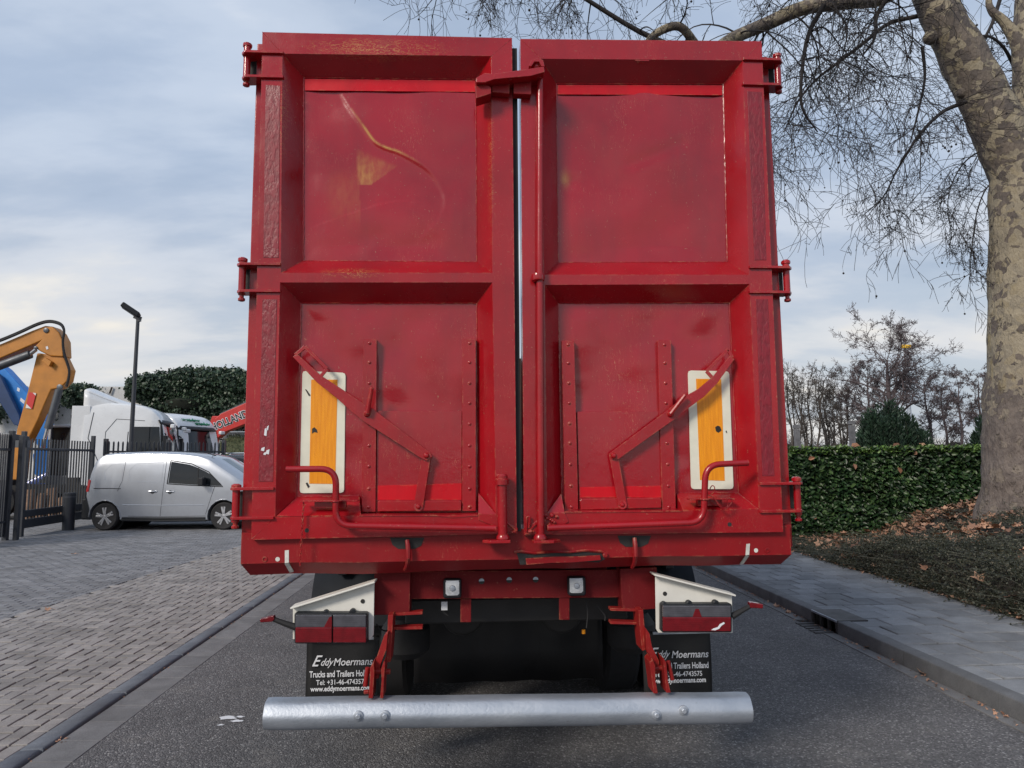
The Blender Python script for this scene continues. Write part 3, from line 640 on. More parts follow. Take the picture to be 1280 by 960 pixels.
# white light brackets, tail lamps, side markers
def light_set(br, flange, lamp, split, arm, head, knobs, mir):
    b = cplate('light_bracket', br, 0.10, 0.006, M['whitep'], 0.0015)
    mb = MB(); a, c = Wp(*flange[0], 0.065), Wp(*flange[1], 0.065); mb.bar(a+Vector((0, 0.04, 0)), c+Vector((0, 0.04, 0)), 0.09, 0.008); obj('bracket_flange', mb, M['whitep'], b, bev=0.002)
    x0, y0, x1, y1 = lamp; ym = y0+(y1-y0)*0.46
    l = plate('tail_lamp', rect(x0, y0, x1, y1), 0.045, 0.055, M['plastic'], trailer, 0.008)
    ls = [(x0+1.5, split-0.7), (split+0.7, x1-1.5)] if split else [(x0+1.5, x1-1.5)]
    for a, c in ls:
        up = [(a, y0+2.5), (c, y0+2.5), (c, ym), (a, ym)]; lo = [(a, ym), (c, ym), (c, y1-1.5), (a, y1-1.5)]
        for nm, q, mt, k in (('clear_lens', up, M['lensclear'], 0.030), ('red_lens', lo, M['lensred'], 0.027)): plate(nm, q, k, 0.02, mt, l, 0.004)
    mp = (x0+x1)/2
    if split: plate('red_lens', [(split-11, ym+0.3), (split-4, y0+5), (split-0.7, y0+4), (split-0.7, ym+0.3)], 0.0275, 0.006, M['lensred'], l, 0.001)
    else: plate('red_lens', [(mp-6, ym+0.3), (mp-2, y0+6), (mp+2, y0+6), (mp+6, ym+0.3)], 0.0275, 0.006, M['lensred'], l, 0.001)
    for x, y in knobs: mb = MB(); mb.lathe(Wp(x, y, 0.085), (0, -1, 0), [(0.015, 0), (0.015, 0.02), (0.010, 0.024)], 12); obj('lamp_stud', mb, M['plastic'], l)
    mb = MB(); mb.tube([Wp(x, y, 0.06-0.0*i) for i, (x, y) in enumerate(arm)], [0.016, 0.013, 0.011], 8); s_ = obj('marker_arm', mb, M['rubber'], trailer)
    plate('side_marker', head, 0.045, 0.03, M['lensred'], s_, 0.004)
    return l
ll = light_set([(366, 766), (366, 760), (468, 728.5), (467, 794), (462, 799), (366, 799)], ((363, 760.5), (468.5, 727.5)), (367.5, 766.5, 459, 805), 415.5, [(370, 784), (355, 779), (342, 774)], [(324.5, 774), (342, 769.5), (343, 774.5), (340, 777.5), (325, 778.5)], [(408, 765.5), (441.5, 764)], False)
lr = light_set([(819, 720), (915, 744), (916, 791), (823, 791), (820, 786)], ((818, 718.5), (919.5, 744.5)), (827.5, 755, 915.5, 791), None, [(915, 770.5), (926, 764), (937, 758)], [(937, 753.5), (940, 753), (954.5, 755.5), (954, 761), (938, 760)], [(829, 755), (860, 753.5), (893, 753)], True)
for x, y in ((453.5, 751.5), (831, 742)): mb = MB(); mb.lathe(Wp(x, y, 0.101), (0, -1, 0), [(0.010, 0), (0.010, 0.003)], 14); obj('bolt_hole', mb, M['dark'], ll if x < 640 else lr)
plate('lens_crack', [(889, 787.5), (892, 785.5), (897, 784), (900, 780), (905, 777.5), (906, 779.5), (902, 782), (899, 786), (894, 788)], 0.0262, 0.001, M['letter'], lr, 0)
# mud flaps with their lettering
FD = 0.42
def flap(x0, x1, y0, y1, tx, lines):
    a, b = Wp(x0, y0, FD), Wp(x1, y1, FD); mb = MB()
    w = b.x-a.x
    mb.grid(lambda u, v: Vector((a.x+w*u, TY+FD+0.010*math.sin(u*3.1)*(1-v)+0.004*math.sin(v*5+u*2), a.z+(b.z-a.z)*v-0.02*v)), 12, 14)
    mb.f = [tuple(reversed(q)) for q in mb.f]
    o = obj('mud_flap', mb, M['flap'], trailer); s = o.modifiers.new('thick', 'SOLIDIFY'); s.thickness = 0.008; s.offset = -1
    for body, px, py, size, sh, bold, sx in lines:
        c = Wp(px, py, FD-0.006); me = text_mesh(body, size, sh, 0.0005, bold, sx)
        place_text(me, Matrix.Translation(c) @ Matrix.Rotation(R_(90), 4, 'X')); obj('lettering', me, M['letter'], o, smooth=False)
def lines(cx, y0, dyp):
    return [('E', cx-32.5, y0-1.5, 0.074, 0.5, 0.0006, 0.92), ('ddy', cx-18.5, y0-0.5, 0.050, 0.5, 0.0002, 0.80), ('Moermans', cx+15, y0-1.0+dyp, 0.050, 0.22, 0.0005, 0.90), ('Trucks and Trailers Holland', cx+1.0, y0+14.0, 0.042, 0, 0.0008, 0.66),
            ('Tel: +31-46-4743575', cx+1, y0+24.3, 0.034, 0, 0.0003, 0.86), ('www.eddymoermans.com', cx, y0+32.2, 0.034, 0, 0.0008, 0.82)]
flap(383.5, 473, 797, 876, 0, lines(426, 828.5, 0)); flap(803, 890.5, 790, 866, 0, lines(847, 818.5, 0.6))
mb = MB(); a, b = Wp(816, 790.5, 0.40), Wp(890, 790.5, 0.40); mb.box((a+b)/2, ((b-a).length, 0.01, 0.012)); obj('flap_clamp', mb, M['galv'], trailer); mb = MB(); a, b = Wp(384, 798.5, 0.40), Wp(467, 798.5, 0.40); mb.box((a+b)/2, ((b-a).length, 0.01, 0.012)); obj('flap_clamp', mb, M['galv'], trailer)
# black mudguards over the twin tyres
YA = TY+2.0
for xa, xb, sgn in ((-1.03, -0.40, -1), (0.86, 1.49, 1)):
    mb = MB(); r = 0.60
    prof = [(r, t) for t in [R_(200-10*i) for i in range(22)]]
    vs = []
    for rr in (0.62, 0.60):
        for x in (xa, xb):
            for i in range(19): t = R_(8+i*164/18); vs.append(Vector((x, YA-rr*math.cos(t), 0.52+rr*math.sin(t)*0.98)))
    n = 19; fs = []
    for i in range(n-1): fs += [(i, i+1, n+i+1, n+i), (2*n+i, 3*n+i, 3*n+i+1, 2*n+i+1), (i, 2*n+i, 2*n+i+1, i+1), (n+i, n+i+1, 3*n+i+1, 3*n+i)]
    fs += [(0, n, 3*n, 2*n), (n-1, 3*n-1, 4*n-1, 2*n-1)]
    mb.add(vs, fs); g_ = obj('mudguard', mb, M['guard'], trailer)
    for k in (0.30, 0.72):
        mb = MB(); x = xa+(xb-xa)*k; mb.box((x, YA-0.50, 0.965), (0.06, 0.10, 0.11)); mb.cyl((x, YA-0.58, 1.0), (x, YA-0.52, 1.0), 0.022, 10); obj('guard_clamp', mb, M['plastic'], g_, bev=0.01)
        mb = MB(); mb.dome((x, YA-0.58, 1.0), (0, -1, 0), 0.014, 0.01, 10); obj('clamp_bolt', mb, M['galv'], g_)
# axles and twin wheels
def wheel(parent, x, y, s):
    mb = MB(); r = 0.50; prof = [(0.29, -0.10), (0.42, -0.125), (0.48, -0.115), (r, -0.09), (r, 0.09), (0.48, 0.115), (0.42, 0.125), (0.29, 0.10)]
    mb.lathe((x, y, r), (1, 0, 0), prof, 36); o = obj('wheel', mb, M['rubber'], trailer)
    mb = MB(); mb.lathe((x, y, r), (1, 0, 0), [(0.285, -0.10), (0.27, -0.05), (0.12, -0.03), (0.12, 0.03), (0.27, 0.05), (0.285, 0.10)], 24); obj('rim', mb, M['dark'], o)
for k in range(3):
    y = YA+k*1.31; mb = MB(); mb.cyl((XL+0.2, y, 0.5), (XR-0.2, y, 0.5), 0.075, 16); mb.box((-0.22, y+0.1, 0.68), (0.1, 0.9, 0.14)); mb.box((0.67, y+0.1, 0.68), (0.1, 0.9, 0.14)); obj('axle', mb, M['dark'], trailer)
    for x in (-0.87, -0.55, 1.01, 1.33): wheel(trailer, x, y, 1)
for x in (-0.45, 0.9): mb = MB(); mb.box((x, TY+8.4, 0.56), (0.12, 0.12, 1.0)); mb.box((x, TY+8.4, 0.03), (0.3, 0.3, 0.06)); obj('landing_leg', mb, M['dark'], trailer, bev=0.005)
for px in (507, 790):
    mb = MB(); c = Wp(px, 838, 1.0); mb.lathe((c.x, c.y, 0.62), (0, 0, 1), [(0.10, -0.1), (0.14, -0.06), (0.14, 0.06), (0.10, 0.12)], 18); obj('air_bellows', mb, M['rubber'], trailer)
mb = MB()
for pts in ([(555, 752), (557, 758), (553, 764), (560, 770)], [(746, 758), (752, 764), (757, 770), (756, 776)], [(478, 800), (490, 792), (500, 783), (512, 780)], [(470, 780), (480, 790), (492, 786)], [(733, 752), (735, 768), (733, 785)]):
    mb.tube(bent([Wp(x, y, 0.3) for x, y in pts], 0.03, 4), 0.0035, 6)
obj('cable', mb, M['rubber'], trailer)
mb = MB(); mb.box(Wp(555.5, 757, 0.3), (0.03, 0.02, 0.04)); obj('cable_tag', mb, M['letter'], trailer); mb = MB(); mb.cyl(Wp(729.5, 792, 0.35), Wp(729.5, 787, 0.35), 0.009, 8); obj('valve_cap', mb, M['orange'], trailer)

# underrun bumper and its folding arms
mb = MB(); A, B = Wp(328, 898.5, -0.03), Wp(942, 890.5, -0.03); H, Dp = 0.122, 0.085
prof = [(y_-0.0425, z_) for y_, z_ in [(0.085, 0.061), (0.055, 0.061), (0.036, 0.057), (0.024, 0.048), (0.012, 0.030), (0.004, 0.016), (0.0, 0.006), (0.0, -0.008), (0.003, -0.024), (0.010, -0.040), (0.021, -0.053), (0.036, -0.060), (0.055, -0.061), (0.085, -0.061)]]
n = len(prof); vs = []; ns = 60
for i in range(ns+1):
    t = i/ns; c = A.lerp(B, t)+Vector((0, 0.0425+0.002*fbm(t*5, 0, 2), 0.0025*fbm(t*7, 3, 8))); k = 1.0-0.03*(abs(t-0.5) > 0.4995)
    for y, z in prof: vs.append(c+Vector((0, y*k, z*k+0.004*(y/Dp))))
fs = [(i*n+j, (i+1)*n+j, (i+1)*n+(j+1) % n, i*n+(j+1) % n)[::-1] for i in range(ns) for j in range(n)]+[tuple(range(n)), tuple(range((ns+1)*n-1, ns*n-1, -1))]
mb.add(vs, fs); bump_o = obj('bumper', mb, M['galv'], trailer, ang=60)
for x, y in ((448, 895), (481.5, 894.5), (820.5, 893.5), (854.5, 888)):
    mb = MB(); c = Wp(x, y, -0.031); mb.lathe(c+Vector((0, 0.006, 0)), (0, -1, 0), [(0.021, 0), (0.021, 0.009), (0.019, 0.010)], 20); mb.lathe(c, (0, -1, 0), [(0.0125, 0.003), (0.0125, 0.013), (0.010, 0.015)], 6); obj('bolt', mb, M['galv'], bump_o, bev=0.001)
def arm(parts, pins, name='bumper_arm'):
    mb = MB()
    for poly, dy, th in parts: mb.prism([Wp(x, y, dy) for x, y in poly], (0, th, 0))
    for a, b, dy, r in pins: mb.cyl(Wp(*a, dy), Wp(*b, dy), r, 12)
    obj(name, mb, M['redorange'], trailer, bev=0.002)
arm([([(485, 769), (491.5, 768.5), (490, 800), (488, 828), (482, 828), (484, 800)], 0.09, 0.12), ([(480, 795), (485, 790), (483, 812), (476, 830), (473.5, 848), (468, 849), (467.5, 832), (473, 815)], 0.05, 0.06),
     ([(462.5, 835), (467, 828), (468, 840), (466, 873), (460.5, 873), (462, 852)], 0.0, 0.10), ([(476.5, 836), (480, 826), (481.5, 828), (480, 850), (479, 873), (475, 873), (477, 850)], 0.0, 0.10)],
    [((461, 839), (488, 839.5), 0.05, 0.012), ((459.5, 834), (456.5, 858), 0.03, 0.010), ((455, 865), (461, 864.5), 0.03, 0.010)])
arm([([(798, 763), (804, 762), (806, 785), (808, 812), (803, 814), (800, 790)], 0.09, 0.12), ([(807, 785), (812, 792), (815, 808), (824, 826), (825, 842), (819, 843), (818, 830), (808, 812)], 0.05, 0.06),
     ([(812, 828), (816, 824), (819, 832), (819.5, 850), (822.5, 867), (817, 867), (815, 850)], 0.0, 0.10), ([(829, 822), (833, 828), (835, 850), (838.5, 866), (833, 866), (831, 848)], 0.0, 0.10)],
    [((810, 836), (838, 834.5), 0.05, 0.012), ((835, 826), (840.5, 850), 0.03, 0.010)])
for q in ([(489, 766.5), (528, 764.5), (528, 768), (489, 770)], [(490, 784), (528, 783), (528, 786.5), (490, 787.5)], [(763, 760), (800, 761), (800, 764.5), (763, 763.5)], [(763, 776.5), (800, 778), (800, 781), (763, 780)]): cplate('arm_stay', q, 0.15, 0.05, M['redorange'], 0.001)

mb = MB(); mb.grid(lambda u, v: Vector((-0.36+1.18*u, YA-0.72+0.012*math.sin(u*23), 1.0-0.72*v)), 30, 4); sk = obj('dark_filler_sheet', mb, M['flap'], trailer); sk.modifiers.new('t', 'SOLIDIFY').thickness = 0.012  # added black sheet that darkens the space between the wheels
for x in (-0.05, 0.50):
    mb = MB(); mb.cyl((x, TY+0.75, 0.80), (x, TY+1.15, 0.80), 0.12, 20); obj('dark_filler_drum', mb, M['dark'], trailer, bev=0.02)  # added drums, more dark bulk under the box
mb = MB(); mb.box((0.225, TY+1.2, 1.06), (1.7, 0.5, 0.10)); obj('dark_filler_block', mb, M['dark'], trailer)  # added slab that helps blacken the underside
# ------------------------------------------------------------------ ground
def sheet(name, x0, x1, y0, y1, z, mat, nx=1, ny=1):
    mb = MB(); mb.grid(lambda u, v: Vector((x0+(x1-x0)*u, y0+(y1-y0)*v, z)), nx, ny); return struct(obj(name, mb, mat, smooth=False))
def asphalt():
    t = MT('asphalt'); v = t.n('ShaderNodeTexVoronoi'); v.inputs['Scale'].default_value = 105; t.lk(t.pos(), v.inputs[0])
    g = t.n('ShaderNodeSeparateColor'); t.lk(v.outputs['Color'], g.inputs[0])
    agg = t.ramp(g.outputs[0], [(0.0, (0.070, 0.068, 0.071)), (0.5, (0.112, 0.109, 0.112)), (0.88, (0.16, 0.157, 0.16)), (1.0, (0.34, 0.335, 0.335))])
    big = t.ramp(t.noise(1.1, 6, 0.6), [(0.3, 0.72), (0.7, 1.15)]); c = t.mix(1.0, agg, big, 'MULTIPLY')
    st = t.ramp(t.noise(0.55, 4, 0.5, stretch=(2.2, 0.35, 1)), [(0.52, 0.0), (0.7, 0.35)]); c = t.mix(st, c, (0.05, 0.05, 0.053))
    pt = t.math('MULTIPLY', t.ramp(t.noise(3.2, 6, 0.7), [(0.56, 0.0), (0.66, 1.0)]), 0.35); c = t.mix(pt, c, (0.20, 0.19, 0.18)); ok = t.math('MULTIPLY', t.ramp(t.noise(1.9, 5, 0.65), [(0.64, 0.0), (0.72, 1.0)]), 0.6); c = t.mix(ok, c, (0.035, 0.034, 0.036))
    t.set('Base Color', c); t.set('Roughness', 0.82); d = t.ramp(v.outputs['Distance'], [(0.0, 1.0), (0.9, 0.0)]); t.bump(d, 0.006); return t.mat
def stone(name, a, b, sc=6, rough=0.85, bump=0.003, grain=180, perobj=0.25, stain=(0.07, 0.068, 0.066)):
    t = MT(name); n = t.noise(sc, 6, 0.62); c = t.ramp(n, [(0.28, a), (0.72, b)])
    oi = t.n('ShaderNodeObjectInfo').outputs['Random']; gi = t.n('ShaderNodeNewGeometry').outputs['Random Per Island']
    r = t.math('ADD', t.math('MULTIPLY', t.math('FRACT', t.math('ADD', oi, gi)), perobj), 1-perobj/2); c = t.mix(1.0, c, r, 'MULTIPLY')
    sp = t.ramp(t.noise(grain, 3, 0.6), [(0.36, 0.7), (0.64, 1.25)]); c = t.mix(0.75, c, sp, 'MULTIPLY')
    s2 = t.math('MULTIPLY', t.ramp(t.noise(1.7, 6, 0.65), [(0.5, 0.0), (0.72, 1.0)]), 0.45); c = t.mix(s2, c, stain)
    t.set('Base Color', c); t.set('Roughness', rough); t.bump(t.noise(grain, 3), bump); return t.mat
M['asphalt'] = asphalt()
M['brick'] = stone('paving_brick', (0.205, 0.192, 0.184), (0.315, 0.298, 0.287), 5, perobj=0.34)
M['ybrick'] = stone('yard_paving_brick', (0.145, 0.148, 0.158), (0.225, 0.228, 0.24), 3, perobj=0.4)
M['tile'] = stone('pavement_slab', (0.16, 0.17, 0.185), (0.25, 0.262, 0.278), 4, perobj=0.4)
M['kerb'] = stone('concrete_kerb', (0.095, 0.10, 0.108), (0.165, 0.172, 0.182), 5, perobj=0.15)
M['band'] = stone('dark_concrete_band', (0.085, 0.098, 0.12), (0.14, 0.155, 0.18), 6, perobj=0.2)
M['gutter'] = stone('gutter_slab', (0.125, 0.126, 0.13), (0.205, 0.205, 0.208), 5, perobj=0.18)
M['joint'] = stone('dark_joint_sand', (0.03, 0.029, 0.027), (0.06, 0.056, 0.05), 12, bump=0.004)
M['earth'] = stone('far_ground', (0.10, 0.105, 0.09), (0.16, 0.165, 0.15), 0.4, bump=0.01)
ground = sheet('ground', -900, 900, -300, 1500, -0.06, M['earth'])
road = sheet('road', -2.21, 3.275, -8, 120, 0.0, M['asphalt'])
yard = sheet('paved_yard', -34, -2.21, -8, 75, -0.012, M['joint'])
def slab(mb, x0, x1, y0, y1, z0, z1, ch=0.006, tilt=(0, 0)):
    vs = []
    for z, i in ((z0, 0), (z1-ch, 0), (z1, ch)):
        for x, y in ((x0+i, y0+i), (x1-i, y0+i), (x1-i, y1-i), (x0+i, y1-i)): vs.append((x, y, z+((x-x0)*tilt[0]+(y-y0)*tilt[1] if z > z0 else 0)))
    return mb.add(vs, [(8, 9, 10, 11)]+[(k*4+i, k*4+(i+1) % 4, (k+1)*4+(i+1) % 4, (k+1)*4+i) for k in (0, 1) for i in range(4)])
# herringbone field beside the gutter: brick 0.205 x 0.1025
bw = 0.1035; gap = 0.011; cand = []
XE = -2.72
def field(x0, x1, y0, y1):
    """90-degree herringbone on a cell grid: brick k lies along x or y"""
    outb = []
    nx = int((x1-x0)/bw)+1; ny = int((y1-y0)/bw)+1
    for j in range(ny):
        for i in range(nx):
            m4 = (i-j) % 4
            if m4 == 0: outb.append((x0+i*bw, y0+j*bw, 2, 1))     # starts a horizontal one covering i, i+1
            elif m4 == 3: outb.append((x0+i*bw, y0+j*bw, 1, 2))   # starts a vertical one covering j, j+1 (cell j+1 has m4 == 2)
    return outb
def line_x(y): return -4.98+(y-7.8)*0.07           # border between the herringbone and the yard
hb = []
for x, y, a, b in field(-8.0, XE-0.001-bw*0.0, 2.6, 19.6):
    xe, ye = x+a*bw, y+b*bw
    if xe > XE+0.002: xe = XE
    if xe-x < 0.03 or (x+xe)/2 < line_x(y): continue
    hb.append((x+gap/2, xe-gap/2, y+gap/2, ye-gap/2))
for k in range(84): y = 2.6+k*0.207; hb.append((XE+gap/2, XE+0.105-gap/2, y+gap/2, y+0.207-gap/2))     # edge course
def brick_sort(q): return (q[0]+q[1])**2/4+((q[2]+q[3])/2)**2
def in_view(q):
    px, py = PX(((q[0]+q[1])/2, (q[2]+q[3])/2, 0)); return -15 < px < 1290 and py < 985
hb.sort(key=brick_sort); near = [q for q in hb if in_view(q)]; rest = [q for q in hb if not in_view(q)]+near[300:]; near = near[:300]
for q in near:
    mb = MB(); cx, cy = (q[0]+q[1])/2, (q[2]+q[3])/2; z = random.uniform(-0.0025, 0.002)
    slab(mb, q[0]-cx, q[1]-cx, q[2]-cy, q[3]-cy, -0.05, 0.0, 0.004, (random.gauss(0, 0.012), random.gauss(0, 0.012)))
    o = obj('brick', mb, M['brick'], yard, smooth=False); o.location = (cx, cy, z)
mb = MB()
for q in rest: z = random.uniform(-0.0025, 0.002); slab(mb, *q, -0.02, z, 0.004, (random.gauss(0, 0.01), random.gauss(0, 0.01)))
stuff(obj('paving_bricks', mb, M['brick'], yard, smooth=False))
mb = MB(); rw = 0.105
for j in range(190):
    y = 3.2+j*rw; xr = line_x(y)-0.0; x = xr-0.105
    slab(mb, x+gap/2, x+0.105-gap/2, y+gap/2, y+rw-gap/2, -0.02, random.uniform(-0.002, 0.002), 0.004)
    x -= 0.207*(0.5 if j % 2 else 1.0)
    lim = -13.5 if y > 7 else -7.5
    w = 0.207*(0.5 if j % 2 else 1.0)
    while x > lim:
        slab(mb, x+gap/2, x+w-gap/2, y+gap/2, y+rw-gap/2, -0.02, random.uniform(-0.0025, 0.002)-0.001, 0.004); w = 0.207; x -= w
stuff(obj('yard_bricks', mb, M['ybrick'], yard, smooth=False))
far = sheet('yard_far', -34, -9.0, 23.1, 75, -0.004, M['ybrick'])
# dark band and gutter slabs on the left, gutter slabs on the right
for k in range(20):
    y = 2.4+k*0.98; mb = MB(); slab(mb, -2.61, -2.47, y+0.004, y+0.976, -0.05, 0.012, 0.014, (0.04, 0)); o = obj('edging_stone', mb, M['band'], yard, ang=60)
for k in range(52):
    y = 2.4+k*0.30; mb = MB(); slab(mb, -2.452, -2.215, y+0.002, y+0.298, -0.05, 0.003+random.uniform(0, 0.003), 0.003, (-0.02, 0)); obj('gutter_slab', mb, M['gutter'], road, smooth=False)
for k in range(54):
    y = 2.6+k*0.30
    if 6.55 < y < 6.95: continue
    mb = MB(); slab(mb, 3.28, 3.395, y+0.002, y+0.298, -0.05, 0.004+random.uniform(0, 0.003), 0.003, (-0.02, 0)); obj('gutter_slab', mb, M['gutter'], road, smooth=False)
# right kerb, drain inlet, slabs
pave = sheet('pavement', 3.46, 5.6, -8, 60, 0.075, M['joint'])
KX, KZ = 3.40, 0.115
inlet0, inlet1 = 6.52, 7.02
ks = [2.6+k*1.0 for k in range(4)]; ks = [inlet0-4, inlet0-3, inlet0-2, inlet0-1]+[inlet1+k for k in range(14)]
for y in ks:
    mb = MB(); ya, yb = y+0.003, y+0.997
    prof = [(KX, -0.05), (KX+0.008, KZ-0.012), (KX+0.012, KZ-0.004), (KX+0.020, KZ), (KX+0.128, KZ), (KX+0.128, -0.05)]
    vs = [(x, yy, z) for yy in (ya, yb) for x, z in prof]; n = 6
    mb.add(vs, [(i, i+n, (i+1) % n+n, (i+1) % n) for i in range(n)]+[tuple(range(n)), tuple(range(2*n-1, n-1, -1))]); o = obj('kerb_stone', mb, M['kerb'], pave, ang=50)
    o.location.z = random.uniform(-0.003, 0.003)
iron = simple('cast_iron', (0.05, 0.047, 0.05), 0.55, 0.3, var=0.25, bump=0.002)
inl = thing('drain_inlet', 'cast iron kerb drain inlet with barred mouth set into the kerb', 'drain', (KX+0.1, (inlet0+inlet1)/2, 0.0))
mb = MB(); mb.box((KX+0.16, (inlet0+inlet1)/2, KZ-0.006), (0.30, inlet1-inlet0-0.01, 0.022)); obj('lid', mb, iron, inl, bev=0.004)
mb = MB(); mb.box((KX+0.21, (inlet0+inlet1)/2, 0.02), (0.02, inlet1-inlet0-0.02, 0.16)); obj('back_plate', mb, M['flap'], inl)
for k in range(4): mb = MB(); mb.box((KX+0.02, inlet0+0.025+k*(inlet1-inlet0-0.05)/3, 0.035), (0.03, 0.03, 0.13)); obj('bar', mb, iron, inl, bev=0.004)
mb = MB(); mb.box((KX+0.004, (inlet0+inlet1)/2, KZ-0.004), (0.012, inlet1-inlet0-0.02, 0.02)); obj('front_edge', mb, M['galv'], inl, bev=0.002)
mb = MB()
for k in range(5): mb.box((3.30, inlet0+0.06+k*0.09, 0.004), (0.18, 0.05, 0.012))
obj('grate', mb, iron, inl, bev=0.002)
def edge_x(y): return 5.17+0.02*(y-6)-0.10*ss(11, 13, y)+0.03*math.sin(y*1.7)
for j in range(42):
    y = 2.7+j*0.303; x = KX+0.140
    xs = []; w = 0.151 if j % 2 else 0.302
    while x < 5.75:
        xs.append((x, x+w)); x += w; w = 0.302
    for a, b in xs:
        if a > 5.6: continue
        if a < KX+0.36 and inlet0-0.02 < y+0.15 < inlet1+0.02 and b < KX+0.45: continue
        mb = MB(); cx, cy = (a+b)/2, y+0.15; slab(mb, a-cx+0.006, b-cx-0.006, -0.1435, 0.1435, -0.04, 0.0, 0.006, (random.gauss(0, 0.006), random.gauss(0, 0.006)))
        o = obj('paving_slab', mb, M['tile'], pave, smooth=False); o.location = (cx, cy, 0.108+random.uniform(-0.003, 0.003))
# white paint blobs on the asphalt
mb = MB()
for x, y, r in ((285, 897, 0.055), (296, 901, 0.035), (276, 906, 0.02), (300, 896, 0.03)):
    c = PZ(x, y, 0.003); n = 12; mb.add([c+Vector((r*(1+0.35*math.sin(k*2.3+x))*math.cos(2*math.pi*k/n), 0.6*r*(1+0.3*math.cos(k*1.7))*math.sin(2*math.pi*k/n), 0)) for k in range(n)], [tuple(range(n))])
obj('paint_spot', mb, M['letter'], road, smooth=False)
# ------------------------------------------------------------------ vehicles
def interp(pts, x):
    if x <= pts[0][0]: return pts[0][1]
    for (a, p), (b, q) in zip(pts, pts[1:]):
        if x <= b: t = (x-a)/(b-a); return p+(q-p)*t
    return pts[-1][1]
class Body:
    """lofted car body: curves over x for bottom, top and half width; tum = how far the sides lean in above the belt"""
    def __init__(s, zb, zt, hw, belt=0.95, tum=0.13, rnd=0.10): s.zb, s.zt, s.hw, s.belt, s.tum, s.rnd = zb, zt, hw, belt, tum, rnd
    def top(s, x):
        return (interp(s.zt, x-0.04)+2*interp(s.zt, x)+interp(s.zt, x+0.04))/4
    def y(s, x, z):
        h = interp(s.hw, x); k = max(0, z-s.belt)
        return h*(1-s.tum*(k/0.9)**1.5) - 0.02*max(0, (0.55-z)/0.4)**2
    def mesh(s, x0, x1, n=44):
        mb = MB(); secs = []
        for i in range(n+1):
            x = x0+(x1-x0)*i/n; zb = interp(s.zb, x); zt = s.top(x); c = []
            zs = [zb+0.04+(zt-s.rnd-zb-0.04)*k/8 for k in range(9)]
            c.append((0, zb)); c.append((s.y(x, zb+0.1)-0.08, zb))
            c += [(s.y(x, z), z) for z in zs]
            e = s.y(x, zt-s.rnd); c += [(e-0.035, zt-s.rnd*0.38), (e-0.11, zt-s.rnd*0.08), (e*0.5, zt+0.012), (0, zt+0.018)]
            secs.append([(x, -a, z) for a, z in c]+[(x, a, z) for a, z in reversed(c[1:-1])])
        m_ = len(secs[0]); vs = [p for q in secs for p in q]
        fs = [(i*m_+j, (i+1)*m_+j, (i+1)*m_+(j+1) % m_, i*m_+(j+1) % m_) for i in range(n) for j in range(m_)]
        fs += [tuple(range(m_)), tuple(range((n+1)*m_-1, n*m_-1, -1))]
        mb.add(vs, fs); mb.f = [tuple(reversed(q)) for q in mb.f]; return mb
    def patch(s, lo, hi, off=0.006, side=-1, n=10):
        """glass or trim between a lower and an upper curve [(x,z)...] on the side"""
        mb = MB()
        def f(u, v):
            def at(c):
                k = u*(len(c)-1); i = min(int(k), len(c)-2); t = k-i; return c[i][0]+(c[i+1][0]-c[i][0])*t, c[i][1]+(c[i+1][1]-c[i][1])*t
            (xa, za), (xb, zb) = at(lo), at(hi); x, z = xa+(xb-xa)*v, za+(zb-za)*v
            return Vector((x, side*(s.y(x, z)+off), z))
        mb.grid(f, n, n)
        if side > 0: mb.f = [tuple(reversed(q)) for q in mb.f]
        return mb
    def seam(s, mb, pts, side=-1, r=0.005, off=0.0):
        q = []
        for (xa, za), (xb, zb) in zip(pts, pts[1:]):
            for k in range(6): t = k/6; x, z = xa+(xb-xa)*t, za+(zb-za)*t; q.append((x, side*(s.y(x, z)+off), z))
        q.append((pts[-1][0], side*(s.y(*pts[-1])+off), pts[-1][1])); mb.tube(q, r, 5)
M['silver'] = carpaint('silver_car_paint', (0.41, 0.44, 0.49), 0.28, 0.5)
M['glassd'] = simple('dark_car_glass', (0.012, 0.015, 0.018), 0.05, 0.0, var=0.2, spec=0.5)
M['screen'] = simple('windscreen_glass', (0.10, 0.13, 0.14), 0.05, 0.0, var=0.1, spec=1.0)
M['alloy'] = simple('alloy_rim', (0.50, 0.51, 0.54), 0.3, 0.7, var=0.1)
M['tyre'] = simple('tyre_rubber', (0.018, 0.018, 0.02), 0.8, var=0.2, bump=0.002)
M['seam'] = simple('panel_gap', (0.05, 0.053, 0.06), 0.7)
M['tailred'] = lens('car_tail_lens', (0.55, 0.01, 0.015))
M['cabwhite'] = simple('cab_white_paint', (0.70, 0.72, 0.74), 0.3, var=0.04, coat=0.5)
M['darkcar'] = simple('dark_blue_grey_paint', (0.03, 0.035, 0.045), 0.25, 0.3, var=0.05, coat=0.7)
M['bluecar'] = simple('blue_car_paint', (0.02, 0.05, 0.22), 0.3, 0.2, var=0.05, coat=0.7)
